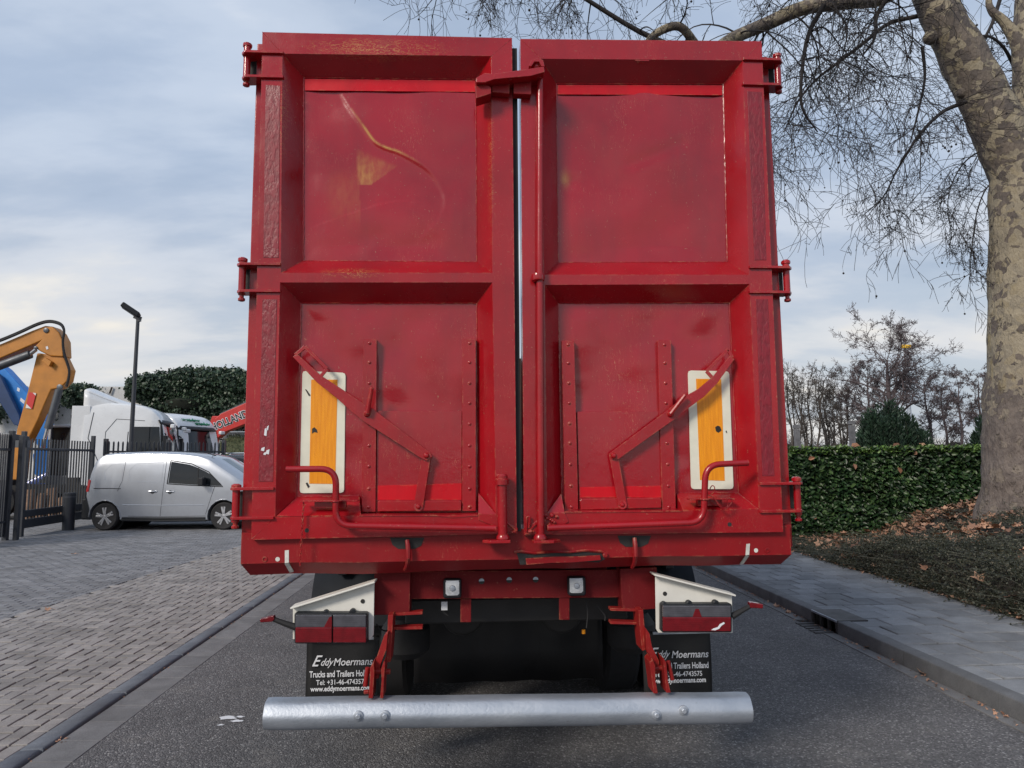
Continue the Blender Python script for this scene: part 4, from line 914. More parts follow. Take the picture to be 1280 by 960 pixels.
def road_wheel(parent, x, y, r=0.335, w=0.21, side=-1, spokes=5):
    mb = MB(); mb.lathe((x, y, r), (0, 1, 0), [(r*0.66, -w*0.42), (r*0.9, -w/2), (r*0.98, -w*0.38), (r, -w*0.25), (r, w*0.25), (r*0.98, w*0.38), (r*0.9, w/2), (r*0.66, w*0.42)], 30); t = obj('wheel', mb, M['tyre'], parent, local=True)
    mb = MB(); yo = y+side*w*0.40; mb.lathe((x, yo-side*0.05, r), (0, side, 0), [(r*0.67, 0), (r*0.69, 0.055), (r*0.62, 0.052), (r*0.60, 0.02)], 28); mb.lathe((x, yo-side*0.03, r), (0, side, 0), [(r*0.17, 0), (r*0.17, 0.035), (r*0.1, 0.042)], 14)
    for k in range(spokes):
        for e in (-0.16, 0.16):
            a = 2*math.pi*k/spokes+0.4+e; c = Vector((math.cos(a), 0, math.sin(a))); p = Vector((x, yo, r)); mb.bar(p+c*r*0.12, p+c*r*0.66, 0.042, 0.03, up=(0, 1, 0))
    obj('rim', mb, M['alloy'], t, local=True, bev=0.004)
    mb = MB(); mb.lathe((x, yo-side*0.052, r), (0, side, 0), [(r*0.66, 0), (r*0.66, 0.004)], 24); obj('brake_disc', mb, M['dark'], t, local=True)
def wheel_cut(o, spots, r, w=3.0):
    for x in spots:
        mb = MB(); mb.cyl((x, -w, 0.335), (x, w, 0.335), r, 32); c = bpy.data.objects.new('cut', mb.mesh('cut', False)); COL.objects.link(c); c.parent = o.parent
        b = o.modifiers.new('arch', 'BOOLEAN'); b.object = c; b.operation = 'DIFFERENCE'; b.solver = 'EXACT'
    bpy.context.view_layer.update(); dg = bpy.context.evaluated_depsgraph_get(); me = bpy.data.meshes.new_from_object(o.evaluated_get(dg))
    cs = [b.object for b in o.modifiers]; o.modifiers.clear(); old = o.data; o.data = me; bpy.data.meshes.remove(old)
    for c in cs: bpy.data.objects.remove(c)
    me.polygons.foreach_set('use_smooth', [True]*len(me.polygons)); me.set_sharp_from_angle(angle=R_(28))

# silver panel van
a, b = PZ(132, 663), PZ(280.5, 662); d = b-a; WB = d.length; rz = math.atan2(d.y, d.x); sideo = Vector((-math.sin(rz), math.cos(rz), 0))*0.82
van = thing('panel_van', 'silver panel van with black rear bumper parked by the palisade gate', 'van', (a+sideo), rz)
B = Body(zb=[(-0.56, 0.30), (-0.3, 0.24), (3.6, 0.2), (3.97, 0.26)],
         zt=[(-0.58, 0.82), (-0.53, 1.0), (-0.48, 1.20), (-0.43, 1.48), (-0.37, 1.68), (-0.28, 1.80), (-0.15, 1.865), (0.2, 1.895), (0.8, 1.905), (1.4, 1.895), (1.9, 1.865), (2.25, 1.82), (2.5, 1.74), (3.38, 1.19), (3.5, 1.14), (3.78, 1.03), (3.92, 0.86), (3.97, 0.66)],
         hw=[(-0.58, 0.74), (-0.52, 0.84), (-0.35, 0.90), (0.2, 0.92), (3.2, 0.92), (3.6, 0.86), (3.85, 0.72), (3.97, 0.58)], belt=0.98, tum=0.13, rnd=0.13)
body = obj('body', B.mesh(-0.575, 3.97, 60), M['silver'], van, local=True, ang=28); wheel_cut(body, (0.0, WB), 0.395)
mb = MB()
for x in (0, WB): mb.lathe((x, 0, 0.335), (0, 1, 0), [(0.40, -0.70), (0.40, 0.70)], 24); mb.box((x, 0, 0.36), (0.5, 1.4, 0.3))
mb.box((1.4, 0, 0.25), (3.4, 1.3, 0.1)); obj('underbody', mb, M['flap'], van, local=True)
for x in (0, WB):
    for s in (-1, 1): road_wheel(van, x, s*0.80, side=s)
for s in (-1, 1):
    obj('door_window', B.patch([(1.55, 1.14), (2.1, 1.10), (2.85, 1.06)], [(1.57, 1.66), (2.08, 1.57), (2.52, 1.38), (2.88, 1.07)], 0.006, s), M['glassd'], van, local=True)
    mb = MB(); q = [(1.44, 1.62), (1.50, 1.72), (1.45, 1.15), (1.37, 0.35)]
    B.seam(mb, [(1.45, 1.74), (1.44, 1.15), (1.38, 0.34)], s); B.seam(mb, [(0.43, 1.68), (0.40, 1.2), (0.30, 0.95)], s); B.seam(mb, [(2.70, 1.05), (2.62, 0.8), (2.50, 0.38)], s); B.seam(mb, [(0.6, 0.35), (1.38, 0.33), (2.5, 0.34)], s)
    B.seam(mb, [(0.45, 1.70), (1.0, 1.73), (1.46, 1.74)], s, 0.004); obj('panel_seam', mb, M['seam'], van, local=True)
    mb = MB(); B.seam(mb, [(1.52, 1.12), (2.1, 1.08), (2.9, 1.04), (2.52, 1.40), (2.08, 1.60), (1.55, 1.69), (1.52, 1.12)], s, 0.012); obj('window_seal', mb, M['rubber'], van, local=True)
    mb = MB(); B.seam(mb, [(2.28, 1.09), (2.26, 1.50)], s, 0.016); obj('window_divider', mb, M['rubber'], van, local=True)
    mb = MB(); B.seam(mb, [(0.40*math.cos(R_(t_)), 0.335+0.40*math.sin(R_(t_))) for t_ in range(0, 181, 20)], s, 0.014); B.seam(mb, [(WB+0.40*math.cos(R_(t_)), 0.335+0.40*math.sin(R_(t_))) for t_ in range(0, 181, 20)], s, 0.014); obj('arch_lip', mb, M['silver'], van, local=True)
    mb = MB(); B.seam(mb, [(0.45, 0.62), (1.4, 0.60), (2.45, 0.60)], s, 0.010, -0.003); obj('door_crease', mb, M['silver'], van, local=True)
    mb = MB(); B.seam(mb, [(-0.30, 1.02), (0.1, 1.02), (0.38, 1.01)], s, 0.010); obj('slide_rail', mb, M['plastic'], van, local=True)
    for (x0, x1, z0, z1) in ((-0.12, 0.38, 1.22, 1.62), (0.50, 1.38, 1.18, 1.64)):
        mb = MB(); e = 0.10; B.seam(mb, [(x0+e, z0), (x1-0.02, z0-0.02), (x1, z0+0.1), (x1, z1), (x0+2*e, z1-0.03), (x0+e*0.4, z1-0.2), (x0+e, z0)], s, 0.005, -0.003); obj('pressed_panel_edge', mb, M['silver'], van, local=True)
    mb = MB(); B.seam(mb, [(0.44, 0.30), (1.4, 0.285), (WB-0.44, 0.285)], s, 0.045, -0.02); obj('lower_trim', mb, M['plastic'], van, local=True)
    for x, z in ((1.17, 0.94), (1.60, 0.93)):
        mb = MB(); y = s*(B.y(x, z)+0.012); mb.tube([(x-0.10, y-s*0.012, z), (x-0.07, y+s*0.01, z), (x+0.07, y+s*0.01, z), (x+0.11, y-s*0.012, z)], [0.014, 0.016, 0.016, 0.012], 8); obj('door_handle', mb, M['silver'], van, local=True)
        mb = MB(); mb.lathe((x, s*B.y(x, z-0.01), z-0.012), (0, s, 0), [(0.05, -0.01), (0.05, 0.003)], 16); obj('handle_cup', mb, M['seam'], van, local=True)
    mb = MB(); y = B.y(2.42, 1.15); mb.box((2.44, s*(y+0.13), 1.17), (0.12, 0.20, 0.20)); mb.box((2.52, s*(y+0.03), 1.08), (0.10, 0.10, 0.05)); obj('wing_mirror', mb, M['plastic'], van, local=True, bev=0.035, seg=3)
    obj('tail_lamp', B.patch([(-0.535, 0.93), (-0.44, 0.95)], [(-0.47, 1.24), (-0.40, 1.22)], 0.008, s, 6), M['tailred'], van, local=True)
    obj('rear_bumper_corner', B.patch([(-0.56, 0.30), (-0.38, 0.28)], [(-0.55, 0.92), (-0.40, 0.55)], 0.012, s, 6), M['plastic'], van, local=True)
    obj('head_lamp', B.patch([(3.50, 0.80), (3.82, 0.72)], [(3.44, 1.0), (3.80, 0.88)], 0.006, s, 6), M['lamp'], van, local=True)
    mb = MB(); B.seam(mb, [(0.42, 0.255), (1.4, 0.235), (WB-0.42, 0.235)], s, 0.03, -0.01); obj('sill_trim', mb, M['plastic'], van, local=True)
mb = MB(); mb.box((-0.53, 0, 0.52), (0.22, 1.66, 0.52)); obj('rear_bumper', mb, M['plastic'], van, local=True, bev=0.05, seg=4)
mb = MB(); mb.grid(lambda u, v: Vector((2.56+0.80*u, (v-0.5)*(1.34+0.14*u), B.top(2.56+0.80*u)+0.020-0.10*abs(2*v-1)**3*(1-u*0.4))), 12, 12); mb.f = [tuple(reversed(q)) for q in mb.f]; obj('windscreen', mb, M['screen'], van, local=True)
mb = MB(); mb.tube([(2.42, -0.5, 1.79), (2.52, -0.5, 1.80), (2.3, -0.5, 1.86)], 0.012, 6); obj('aerial', mb, M['plastic'], van, local=True)

# simple passenger cars seen past the van and the gate
def car(name, label, paint, loc, rz, tall=1.45, n=36):
    t = thing(name, label, 'car', loc, rz); k = tall/1.45
    Bc = Body(zb=[(-0.8, 0.3), (-0.4, 0.22), (3.1, 0.22), (3.5, 0.3)], zt=[(-0.82, 0.8*k), (-0.7, 0.98*k), (-0.5, 1.04*k), (0.1, 1.38*k), (0.5, 1.45*k), (1.2, 1.46*k), (1.7, 1.36*k), (2.35, 1.0*k), (3.2, 0.88*k), (3.45, 0.72*k), (3.5, 0.5*k)], hw=[(-0.82, 0.68), (-0.5, 0.84), (2.8, 0.86), (3.3, 0.76), (3.5, 0.6)], belt=0.9*k, tum=0.2)
    o = obj('body', Bc.mesh(-0.81, 3.5, n), paint, t, local=True, ang=28); wheel_cut(o, (0, 2.65), 0.37)
    mb = MB(); mb.box((1.3, 0, 0.3), (4.0, 1.2, 0.2)); obj('underbody', mb, M['flap'], t, local=True)
    for x in (0, 2.65):
        for s in (-1, 1): road_wheel(t, x, s*0.74, 0.32, side=s)
    for s in (-1, 1):
        obj('side_window', Bc.patch([(-0.1, 0.98*k), (0.75, 0.97*k)], [(0.2, 1.32*k), (0.75, 1.37*k)], 0.006, s), M['glassd'], t, local=True); obj('side_window', Bc.patch([(0.82, 0.97*k), (2.1, 0.97*k)], [(0.82, 1.37*k), (1.55, 1.28*k)], 0.006, s), M['glassd'], t, local=True)
        obj('head_lamp', Bc.patch([(3.1, 0.62*k), (3.42, 0.58*k)], [(3.05, 0.76*k), (3.4, 0.68*k)], 0.006, s, 4), M['lamp'], t, local=True)
        mb = MB(); mb.box((1.85, s*0.93, 0.98*k), (0.1, 0.16, 0.12)); obj('wing_mirror', mb, paint, t, local=True, bev=0.02)
    mb = MB(); mb.grid(lambda u, v: Vector((1.66+0.66*u, (v-0.5)*1.2, Bc.top(1.66+0.66*u)+0.024-0.06*abs(2*v-1)**3)), 8, 8); mb.f = [tuple(reversed(q)) for q in mb.f]; obj('windscreen', mb, M['screen'], t, local=True)
    return t
p = PY(300, 600, 23.0); suv = car('parked_car', 'dark tall estate car with roof rails parked beyond the silver van', M['darkcar'], (p.x-0.75, 23.0, 0), R_(4), 1.86)
mb = MB()
for s in (-1, 1): mb.tube([(0.1, s*0.56, 1.78), (0.3, s*0.56, 1.90), (1.3, s*0.56, 1.92), (1.6, s*0.56, 1.80)], 0.018, 8)
obj('roof_rails', mb, M['galv'], suv, local=True)
p = PY(56, 600, 26.0); car('blue_car', 'blue saloon car standing behind the palisade gate', M['bluecar'], (p.x+0.6, 25.4, 0), R_(8))
# ------------------------------------------------------------------ white tractor units
def tractor(name, label, loc, rz, deflector=True, script=False):
    t = thing(name, label, 'truck', loc, rz)
    Bt = Body(zb=[(0, 0.95), (2.4, 0.55)], zt=[(-0.02, 3.35), (0.1, 3.46), (0.6, 3.52), (1.1, 3.50), (1.6, 3.44), (1.92, 3.30), (2.10, 3.12), (2.2, 2.92), (2.42, 1.9), (2.47, 1.2)], hw=[(0, 1.22), (1.9, 1.24), (2.2, 1.18), (2.45, 1.08)], belt=2.0, tum=0.05, rnd=0.16)
    obj('cab', Bt.mesh(0, 2.45, 40), M['cabwhite'], t, local=True, ang=24)
    for s in (-1, 1):
        obj('side_window', Bt.patch([(1.30, 2.02), (2.20, 1.92)], [(1.33, 2.76), (2.12, 2.76)], 0.008, s), M['glassd'], t, local=True)
        obj('window_surround', Bt.patch([(2.22, 1.75), (2.36, 1.75)], [(2.14, 2.82), (2.20, 2.82)], 0.010, s), M['plastic'], t, local=True)
        mb = MB(); Bt.seam(mb, [(1.25, 2.6), (1.22, 1.6), (1.2, 0.95)], s, 0.012); Bt.seam(mb, [(0.25, 3.2), (0.15, 2.4), (0.5, 1.6), (0.7, 1.0)], s, 0.012); Bt.seam(mb, [(0.6, 1.0), (0.62, 2.6), (0.9, 3.0), (1.7, 2.95)], s, 0.010); obj('panel_seam', mb, M['seam'], t, local=True)
        mb = MB(); mb.box((2.36, s*1.42, 2.2), (0.12, 0.20, 0.55)); mb.box((2.36, s*1.42, 1.80), (0.12, 0.20, 0.22)); mb.bar((2.3, s*1.2, 2.55), (2.36, s*1.42, 2.5), 0.05, 0.05); obj('mirror', mb, M['plastic'], t, local=True, bev=0.03)
        mb = MB(); mb.box((2.50, s*1.05, 2.78), (0.14, 0.26, 0.14)); obj('roof_mirror', mb, M['cabwhite'], t, local=True, bev=0.04)
        mb = MB(); mb.box((-0.1, s*1.12, 2.3), (0.5, 0.03, 2.2)); obj('side_fairing', mb, M['cabwhite'], t, local=True, bev=0.01)
        obj('head_lamp', Bt.patch([(2.2, 0.75), (2.43, 0.75)], [(2.2, 1.0), (2.43, 1.0)], 0.01, s, 4), M['lamp'], t, local=True)
        for x in (1.35, -2.2):
            mb = MB(); mb.lathe((x, s*1.0, 0.5), (0, 1, 0), [(0.3, -0.15), (0.48, -0.16), (0.5, -0.1), (0.5, 0.1), (0.48, 0.16), (0.3, 0.15)], 28); w_ = obj('wheel', mb, M['tyre'], t, local=True); mb = MB(); mb.lathe((x, s*1.0, 0.5), (0, 1, 0), [(0.29, -0.14), (0.1, -0.08), (0.1, 0.08), (0.29, 0.14)], 20); obj('rim', mb, M['alloy'], w_, local=True)
    def front(x): return x
    mb = MB(); mb.grid(lambda u, v: Vector((2.46-0.22*v-0.14*abs(2*u-1)**3, (u-0.5)*2.22, 1.92+0.94*v)), 12, 6); obj('windscreen', mb, M['glassd'], t, local=True)
    mb = MB(); mb.grid(lambda u, v: Vector((2.34-0.08*v-0.16*abs(2*u-1)**3, (u-0.5)*2.36, 2.84+0.14*v)), 12, 2); so = obj('sun_visor', mb, M['plastic'], t, local=True); so.modifiers.new('t', 'SOLIDIFY').thickness = 0.03
    mb = MB(); mb.box((2.40, 0, 1.2), (0.1, 1.7, 0.5)); obj('grille', mb, M['plastic'], t, local=True, bev=0.02)
    mb = MB(); mb.box((2.32, 0, 0.62), (0.36, 2.3, 0.5)); obj('front_bumper', mb, M['cabwhite'], t, local=True, bev=0.08, seg=3)
    mb = MB(); mb.box((-0.9, -0.45, 0.85), (4.2, 0.1, 0.26)); mb.box((-0.9, 0.45, 0.85), (4.2, 0.1, 0.26)); mb.box((-2.6, 0, 1.06), (0.9, 0.9, 0.14)); mb.box((1.2, 0, 0.9), (0.2, 1.8, 0.3)); mb.box((-2.2, 0, 0.5), (0.14, 1.8, 0.14)); obj('chassis', mb, M['dark'], t, local=True)
    if deflector:
        mb = MB()
        mb.grid(lambda u, v: Vector((-0.05+1.35*v, (u-0.5)*(2.2-0.5*v), 3.50+0.50*(1-v)**1.3-0.12*abs(2*u-1)**2.5)), 10, 10); mb.grid(lambda u, v: Vector((-0.05+1.35*v, 1.1*(1-0.22*v), 3.2+(3.38+0.50*(1-v)**1.3-3.2)*u)), 3, 8); mb.grid(lambda u, v: Vector((-0.05+1.35*v, -1.1*(1-0.22*v), 3.2+(3.38+0.50*(1-v)**1.3-3.2)*u)), 3, 8)
        o = obj('air_deflector', mb, M['cabwhite'], t, local=True, ang=50); sm = o.modifiers.new('t', 'SOLIDIFY'); sm.thickness = 0.03
    if script:
        g = simple('green_script', (0.01, 0.20, 0.10), 0.5); mb = MB(); rnd = random.Random(3)
        for row, (y0, y1, z0, am) in enumerate(((-0.75, 0.25, 3.22, 0.045), (-0.1, 0.85, 3.09, 0.05))):
            pts = []; n = 46
            for i in range(n):
                u = i/(n-1); y = y0+(y1-y0)*u; z = z0+am*math.sin(i*1.9)*(0.6+0.6*rnd.random())+(0.04 if i % 9 == 0 else 0)
                x = 2.20-max(0, (z-2.92))*0.52-0.12*abs(y/1.15)**3+0.03; pts.append((x, y, z))
            mb.tube(pts, 0.016, 4)
        obj('lettering', mb, g, t, local=True)
    return t
def corner_at(px, Y, rz): p = PY(px, 560, Y); c, s_ = math.cos(rz), math.sin(rz); return (p.x-(2.38*c+1.2*s_), Y-(2.38*s_-1.2*c), 0)
tractor('tractor_unit', 'white truck cab with roof air deflector, its side towards the fence', corner_at(209, 22.7, R_(13)), R_(13))
tractor('tractor_unit', 'white truck cab with green script above its windscreen', corner_at(226, 26.2, R_(-15)), R_(-15), False, True)
p = PY(242, 508, 26.2)
# ------------------------------------------------------------------ machines behind the fence
M['ora'] = simple('orange_machine_paint', (0.46, 0.185, 0.025), 0.45, var=0.15, bump=0.001)
M['blu'] = simple('blue_machine_paint', (0.02, 0.20, 0.60), 0.42, var=0.15)
M['dblu'] = simple('dark_blue_machine_paint', (0.012, 0.045, 0.14), 0.5, var=0.15)
M['redm'] = simple('bright_red_machine_paint', (0.52, 0.035, 0.03), 0.42, var=0.1)
M['steel'] = simple('grey_steel', (0.10, 0.11, 0.125), 0.45, 0.4, var=0.2)
M['chrome'] = simple('polished_rod', (0.5, 0.5, 0.52), 0.15, 0.9)
def pp(px, py, Y): return PY(px, py, Y)
def slabpx(name, poly, Y, th, mat, parent, bev=0.02):
    mb = MB(); mb.prism([pp(x, y, Y) for x, y in poly], (0, th, 0)); return obj(name, mb, mat, parent, bev=bev)
def excavator_base(t, X, Y, mat, rz=0.0):
    for s in (-1, 1):
        mb = MB(); n = 9; q = [(1.5*math.cos(R_(90+180*i/8))*0.3-1.5, 0.4+0.4*math.sin(R_(90+180*i/8))) for i in range(9)]+[(1.5-1.5*math.cos(R_(270+180*i/8)-math.pi)*0.3, 0.4+0.4*math.sin(R_(270+180*i/8))) for i in range(9)]
        mb.prism([Vector((X+a, Y+s*1.0-0.25, z)) for a, z in q], (0, 0.5, 0)); obj('track', mb, M['tyre'], t, bev=0.02)
    mb = MB(); mb.box((X, Y, 0.75), (1.6, 1.6, 0.5)); obj('turntable', mb, M['dark'], t)
    mb = MB(); mb.box((X-0.4, Y, 1.6), (3.2, 2.4, 1.2)); obj('housing', mb, mat, t, bev=0.12, seg=3)
    mb = MB(); mb.box((X+0.3, Y+0.65, 2.5), (1.4, 1.0, 1.5)); obj('cab', mb, M['glassd'], t, bev=0.1, seg=3)
YO = 22.5; q = pp(-330, 600, YO)
ex = thing('excavator', 'orange excavator arm with striped warning panel folded over the gate', 'excavator', (q.x, YO, 0)); excavator_base(ex, q.x, YO+0.3, M['ora'])
slabpx('boom', [(-300, 560), (-200, 500), (-90, 455), (0, 430), (40, 413), (56, 407), (65, 408), (73, 415), (78, 425), (79, 446), (62, 445), (50, 439), (42, 434), (49, 427), (0, 448), (-90, 478), (-190, 530), (-270, 600)], YO, 0.5, M['ora'], ex, 0.04)
slabpx('stick', [(46, 441), (79, 445), (87, 462), (84, 476), (75, 485), (64, 487), (58, 500), (47, 526), (40, 540), (30, 560), (26, 600), (14, 600), (16, 565), (21, 536), (34, 490)], YO+0.06, 0.38, M['ora'], ex, 0.04)
for nm, pts, r, mt in (('boom_cylinder', [(-80, 487), (38, 443)], 0.13, M['steel']), ('cylinder_rod', [(36, 444), (45, 437)], 0.06, M['chrome']), ('bucket_cylinder', [(74, 487), (60, 536)], 0.11, M['steel']), ('bucket_rod', [(60, 534), (53, 560)], 0.055, M['chrome'])):
    mb = MB(); mb.cyl(pp(*pts[0], YO-0.1), pp(*pts[1], YO-0.1), r, 14); obj(nm, mb, mt, ex)
for k, off in enumerate((0, 0.08, -0.06)):
    mb = MB(); mb.tube(bent([pp(x, y+k*0.8, YO-0.02+off) for x, y in [(-60, 443), (0, 425), (24, 415), (47, 404), (62, 400), (77, 404), (81, 413), (78, 425), (80, 442), (87, 461), (86, 472), (83, 482)]], 0.25, 4), 0.035, 7); obj('hose', mb, M['rubber'], ex)
for x, y, r in ((58, 413, 0.08), (45, 435, 0.06), (75, 484, 0.09)): mb = MB(); mb.lathe(pp(x, y, YO), (0, -1, 0), [(r, 0), (r, 0.03), (r*0.5, 0.045)], 16); obj('pin', mb, M['steel'], ex)
slabpx('step_block', [(52, 451), (56, 447), (64, 452), (61, 458)], YO-0.1, 0.16, M['ora'], ex, 0.01)
def stripes():
    t = MT('red_white_chevron'); w = t.n('ShaderNodeTexWave', bands_direction='DIAGONAL'); w.inputs['Scale'].default_value = 0.62
    mpn = t.n('ShaderNodeMapping'); mpn.inputs['Rotation'].default_value = (0, R_(0), 0); mpn.inputs['Scale'].default_value = (1, 0, 1); t.lk(t.pos(), mpn.inputs[0]); t.lk(mpn.outputs[0], w.inputs[0])
    t.set('Base Color', t.ramp(w.outputs['Fac'], [(0.5, (0.55, 0.03, 0.03)), (0.51, (0.7, 0.7, 0.68))], 'CONSTANT')); return t.mat
slabpx('warning_panel', [(36, 490), (45, 491.5), (40, 511), (32, 510)], YO+0.03, 0.02, stripes(), ex, 0)
slabpx('maker_plate', [(57, 433.5), (59.5, 432.5), (60.5, 436), (58, 437)], YO-0.01, 0.02, M['letter'], ex, 0)
YB = 25.5; q = pp(-260, 600, YB)
bx = thing('crane', 'blue hydraulic crane arm crossing behind the orange excavator', 'crane', (q.x, YB, 0)); excavator_base(bx, q.x, YB+0.3, M['blu'])
slabpx('boom', [(-230, 560), (-120, 400), (-60, 410), (6, 461), (34, 492), (58, 528), (70, 560), (52, 566), (34, 536), (0, 492), (-60, 445), (-110, 440), (-200, 600)], YB, 0.45, M['blu'], bx, 0.03)
slabpx('inner_boom', [(-40, 440), (0, 470), (24, 519), (26, 533), (17, 531), (0, 504), (-40, 462)], YB-0.25, 0.2, M['dblu'], bx, 0.03)
slabpx('grab', [(40, 568), (50, 556), (68, 562), (74, 585), (66, 604), (52, 608), (42, 592)], YB-0.05, 0.6, M['blu'], bx, 0.06)
me = text_mesh('B', 0.7, 0, 0.004, 0.01); c = pp(25, 490, YB-0.02); place_text(me, Matrix.Translation(c) @ Matrix.Rotation(R_(-50), 4, 'Y') @ Matrix.Rotation(R_(90), 4, 'X')) if False else None
bpy.data.meshes.remove(me)
slabpx('boom_mark', [(22, 484), (25, 486), (24, 490), (21, 488)], YB-0.006, 0.004, M['letter'], bx, 0); slabpx('boom_mark', [(26, 497), (31, 501), (30, 505), (25, 501)], YB-0.006, 0.004, M['letter'], bx, 0)
# red boom with lettering, its machine behind the trailer
YR = 31.0; q = pp(470, 600, YR)
rx = thing('excavator', 'bright red excavator with white edged lettering on its raised boom', 'excavator', (q.x, YR, 0)); excavator_base(rx, q.x, YR+0.4, M['redm'])
slabpx('boom', [(268, 524), (276, 517), (340, 489), (400, 480), (470, 560), (440, 590), (390, 510), (345, 515), (281, 540), (272, 548)], YR, 0.5, M['redm'], rx, 0.03)
slabpx('boom_pipe', [(274, 517), (340, 487), (340, 489), (276, 519.5)], YR+0.1, 0.1, M['steel'], rx, 0)
slabpx('stick', [(265, 520), (280, 520), (262, 575), (250, 600), (240, 598)], YR+0.05, 0.4, M['redm'], rx, 0.03)
for k, (mt, off) in enumerate(((M['letter'], 0.02), (M['flap'], 0.0))):
    me = text_mesh('HOLLAND', 0.44, 0, 0.003, 0.030 if k == 0 else 0.008, 0.80); c = pp(286.5, 526, YR-0.012-(0.0 if k == 0 else 0.008)); place_text(me, Matrix.Translation(c) @ Matrix.Rotation(R_(-23), 4, 'Y') @ Matrix.Rotation(R_(90), 4, 'X')); obj('lettering', me, mt, rx, smooth=False)
# grey machine cab behind the gate, red ribbed tanks, stacked timber
YC = 23.5; c = thing('machine_cab', 'grey steel machine cab with wide windows behind the gate', 'cab', (pp(90, 600, YC).x, YC, 0))
a_, b_ = pp(62, 534, YC), pp(118, 534, YC)
for x in (0.02, 0.5, 0.80, 0.98):
    q = a_.lerp(b_, x)
    for y in (0, 1.3): mb = MB(); mb.box((q.x, YC+y, (q.z+1.0)/2), (0.07, 0.07, q.z-1.0)); obj('cab_post', mb, M['galv'], c)
mb = MB(); mb.box(((a_.x+b_.x)/2, YC+0.65, a_.z+0.03), (b_.x-a_.x+0.1, 1.5, 0.09)); obj('roof', mb, M['galv'], c, bev=0.03)
mb = MB(); mb.box(((a_.x+b_.x)/2, YC+0.65, 0.95), (b_.x-a_.x, 1.4, 0.6)); obj('lower_body', mb, M['steel'], c, bev=0.04); mb = MB(); mb.box(((a_.x+b_.x)/2, YC+0.65, 0.33), (b_.x-a_.x-0.3, 1.0, 0.66)); obj('undercarriage', mb, M['dark'], c)
mb = MB(); mb.box(((a_.x+b_.x)/2, YC+0.65, (a_.z+1.25)/2), (b_.x-a_.x-0.1, 1.2, a_.z-1.25)); obj('window_glass', mb, M['glassd'], c)
for k, (x0, x1) in enumerate(((85, 95), (99, 111))):
    Yt = 22.3; a_, b_ = pp(x0, 556, Yt), pp(x1, 590, Yt)
    t = thing('plastic_tank', ('narrow red ribbed tank behind the gate bars, beside the blue machine', 'wider red ribbed tank behind the gate end post')[k], 'tank', ((a_.x+b_.x)/2, Yt+0.4, 0), 0, 'red tanks behind the gate')
    mb = MB(); mb.box(((a_.x+b_.x)/2, Yt+0.4, (a_.z+b_.z)/2), (b_.x-a_.x, 0.6, a_.z-b_.z)); obj('shell', mb, M['redm'], t, bev=0.04, seg=3)
    for i in range(3):
        x = a_.x+(b_.x-a_.x)*(i+0.5)/3; mb = MB(); mb.box((x, Yt+0.09, (a_.z+b_.z)/2), (0.04, 0.04, (a_.z-b_.z)*0.8)); obj('rib', mb, M['redm'], t, bev=0.01)
    mb = MB(); mb.box(((a_.x+b_.x)/2, Yt+0.4, b_.z/2), (b_.x-a_.x+0.06, 0.7, b_.z)); obj('stand', mb, M['dark'], t); mb = MB(); mb.lathe(((a_.x+b_.x)/2, Yt+0.4, a_.z), (0, 0, 1), [(0.08, -0.01), (0.08, 0.05), (0.05, 0.06)], 10); obj('cap', mb, M['letter'], t)
wood = simple('cut_timber', (0.20, 0.125, 0.085), 0.85, var=0.35, scale=9, bump=0.006)
for k in range(13):
    px = 26+k*4.6; Yw = 21.2+0.35*(k % 3); h = random.uniform(0.5, 0.95); b0 = pp(px, 600, Yw); r = random.uniform(0.10, 0.15)
    mb = MB(); mb.tube([(b0.x, Yw, 0), (b0.x+random.uniform(-.03, .03), Yw, h*0.5), (b0.x+random.uniform(-.05, .05), Yw+0.04, h)], [r, r*0.95, r*0.9], 9); tag(obj('timber_block', mb, wood, ang=50), 'rough brown timber block standing upright behind the gate bars', 'timber', 'timber blocks behind the gate')
# ------------------------------------------------------------------ gate, palisade, bollard, lamp post
M['gate'] = simple('dark_grey_gate_paint', (0.035, 0.04, 0.05), 0.42, 0.1, var=0.15, bump=0.0006)
GA, GB = PZ(22, 671), PZ(112, 655); gd = (GB-GA); gl_ = gd.length; gd.normalize()
gate = thing('sliding_gate', 'dark grey sliding palisade gate with heavy bottom beam', 'gate', ((GA+GB)/2), 0)
H_ = 2.22
def gp(t, z): p = GA.lerp(GB, t); return Vector((p.x, p.y, z))
for t in (0.0, 0.985): mb = MB(); mb.bar(gp(t, 0.12), gp(t, 2.38), 0.09, 0.09, up=gd); obj('end_post', mb, M['gate'], gate, bev=0.008)
for z, h in ((0.27, 0.20), (0.50, 0.16), (1.98, 0.06)): mb = MB(); mb.bar(gp(0.0, z), gp(1.0, z), 0.09 if h > 0.1 else 0.05, h); obj('rail', mb, M['gate'], gate, bev=0.01)
nb = 24
for i in range(nb): t = (i+0.5)/nb; mb = MB(); mb.bar(gp(t, 0.30), gp(t, H_), 0.028, 0.028, up=gd); obj('bar', mb, M['gate'], gate)
post = thing('gate_frame', 'tall twin post guide frame the sliding gate runs through', 'gate post', PZ(10, 672))
for px, py, hh in ((6, 674, 2.3), (19.5, 675, 2.25), (25.5, 671, 2.22)):
    q = PZ(px, py); mb = MB(); mb.box((q.x, q.y, hh/2), (0.09, 0.09, hh)); obj('post', mb, M['gate'], post, bev=0.006)
q0, q1 = PZ(6, 674), PZ(25.5, 671); mb = MB(); mb.bar((q0.x, q0.y, 2.24), (q1.x, q1.y, 2.20), 0.12, 0.12); obj('cross_bar', mb, M['gate'], post, bev=0.01); mb = MB(); mb.box((q0.x+0.2, q0.y+0.05, 2.08), (0.3, 0.12, 0.16)); obj('guide_roller', mb, M['steel'], post)
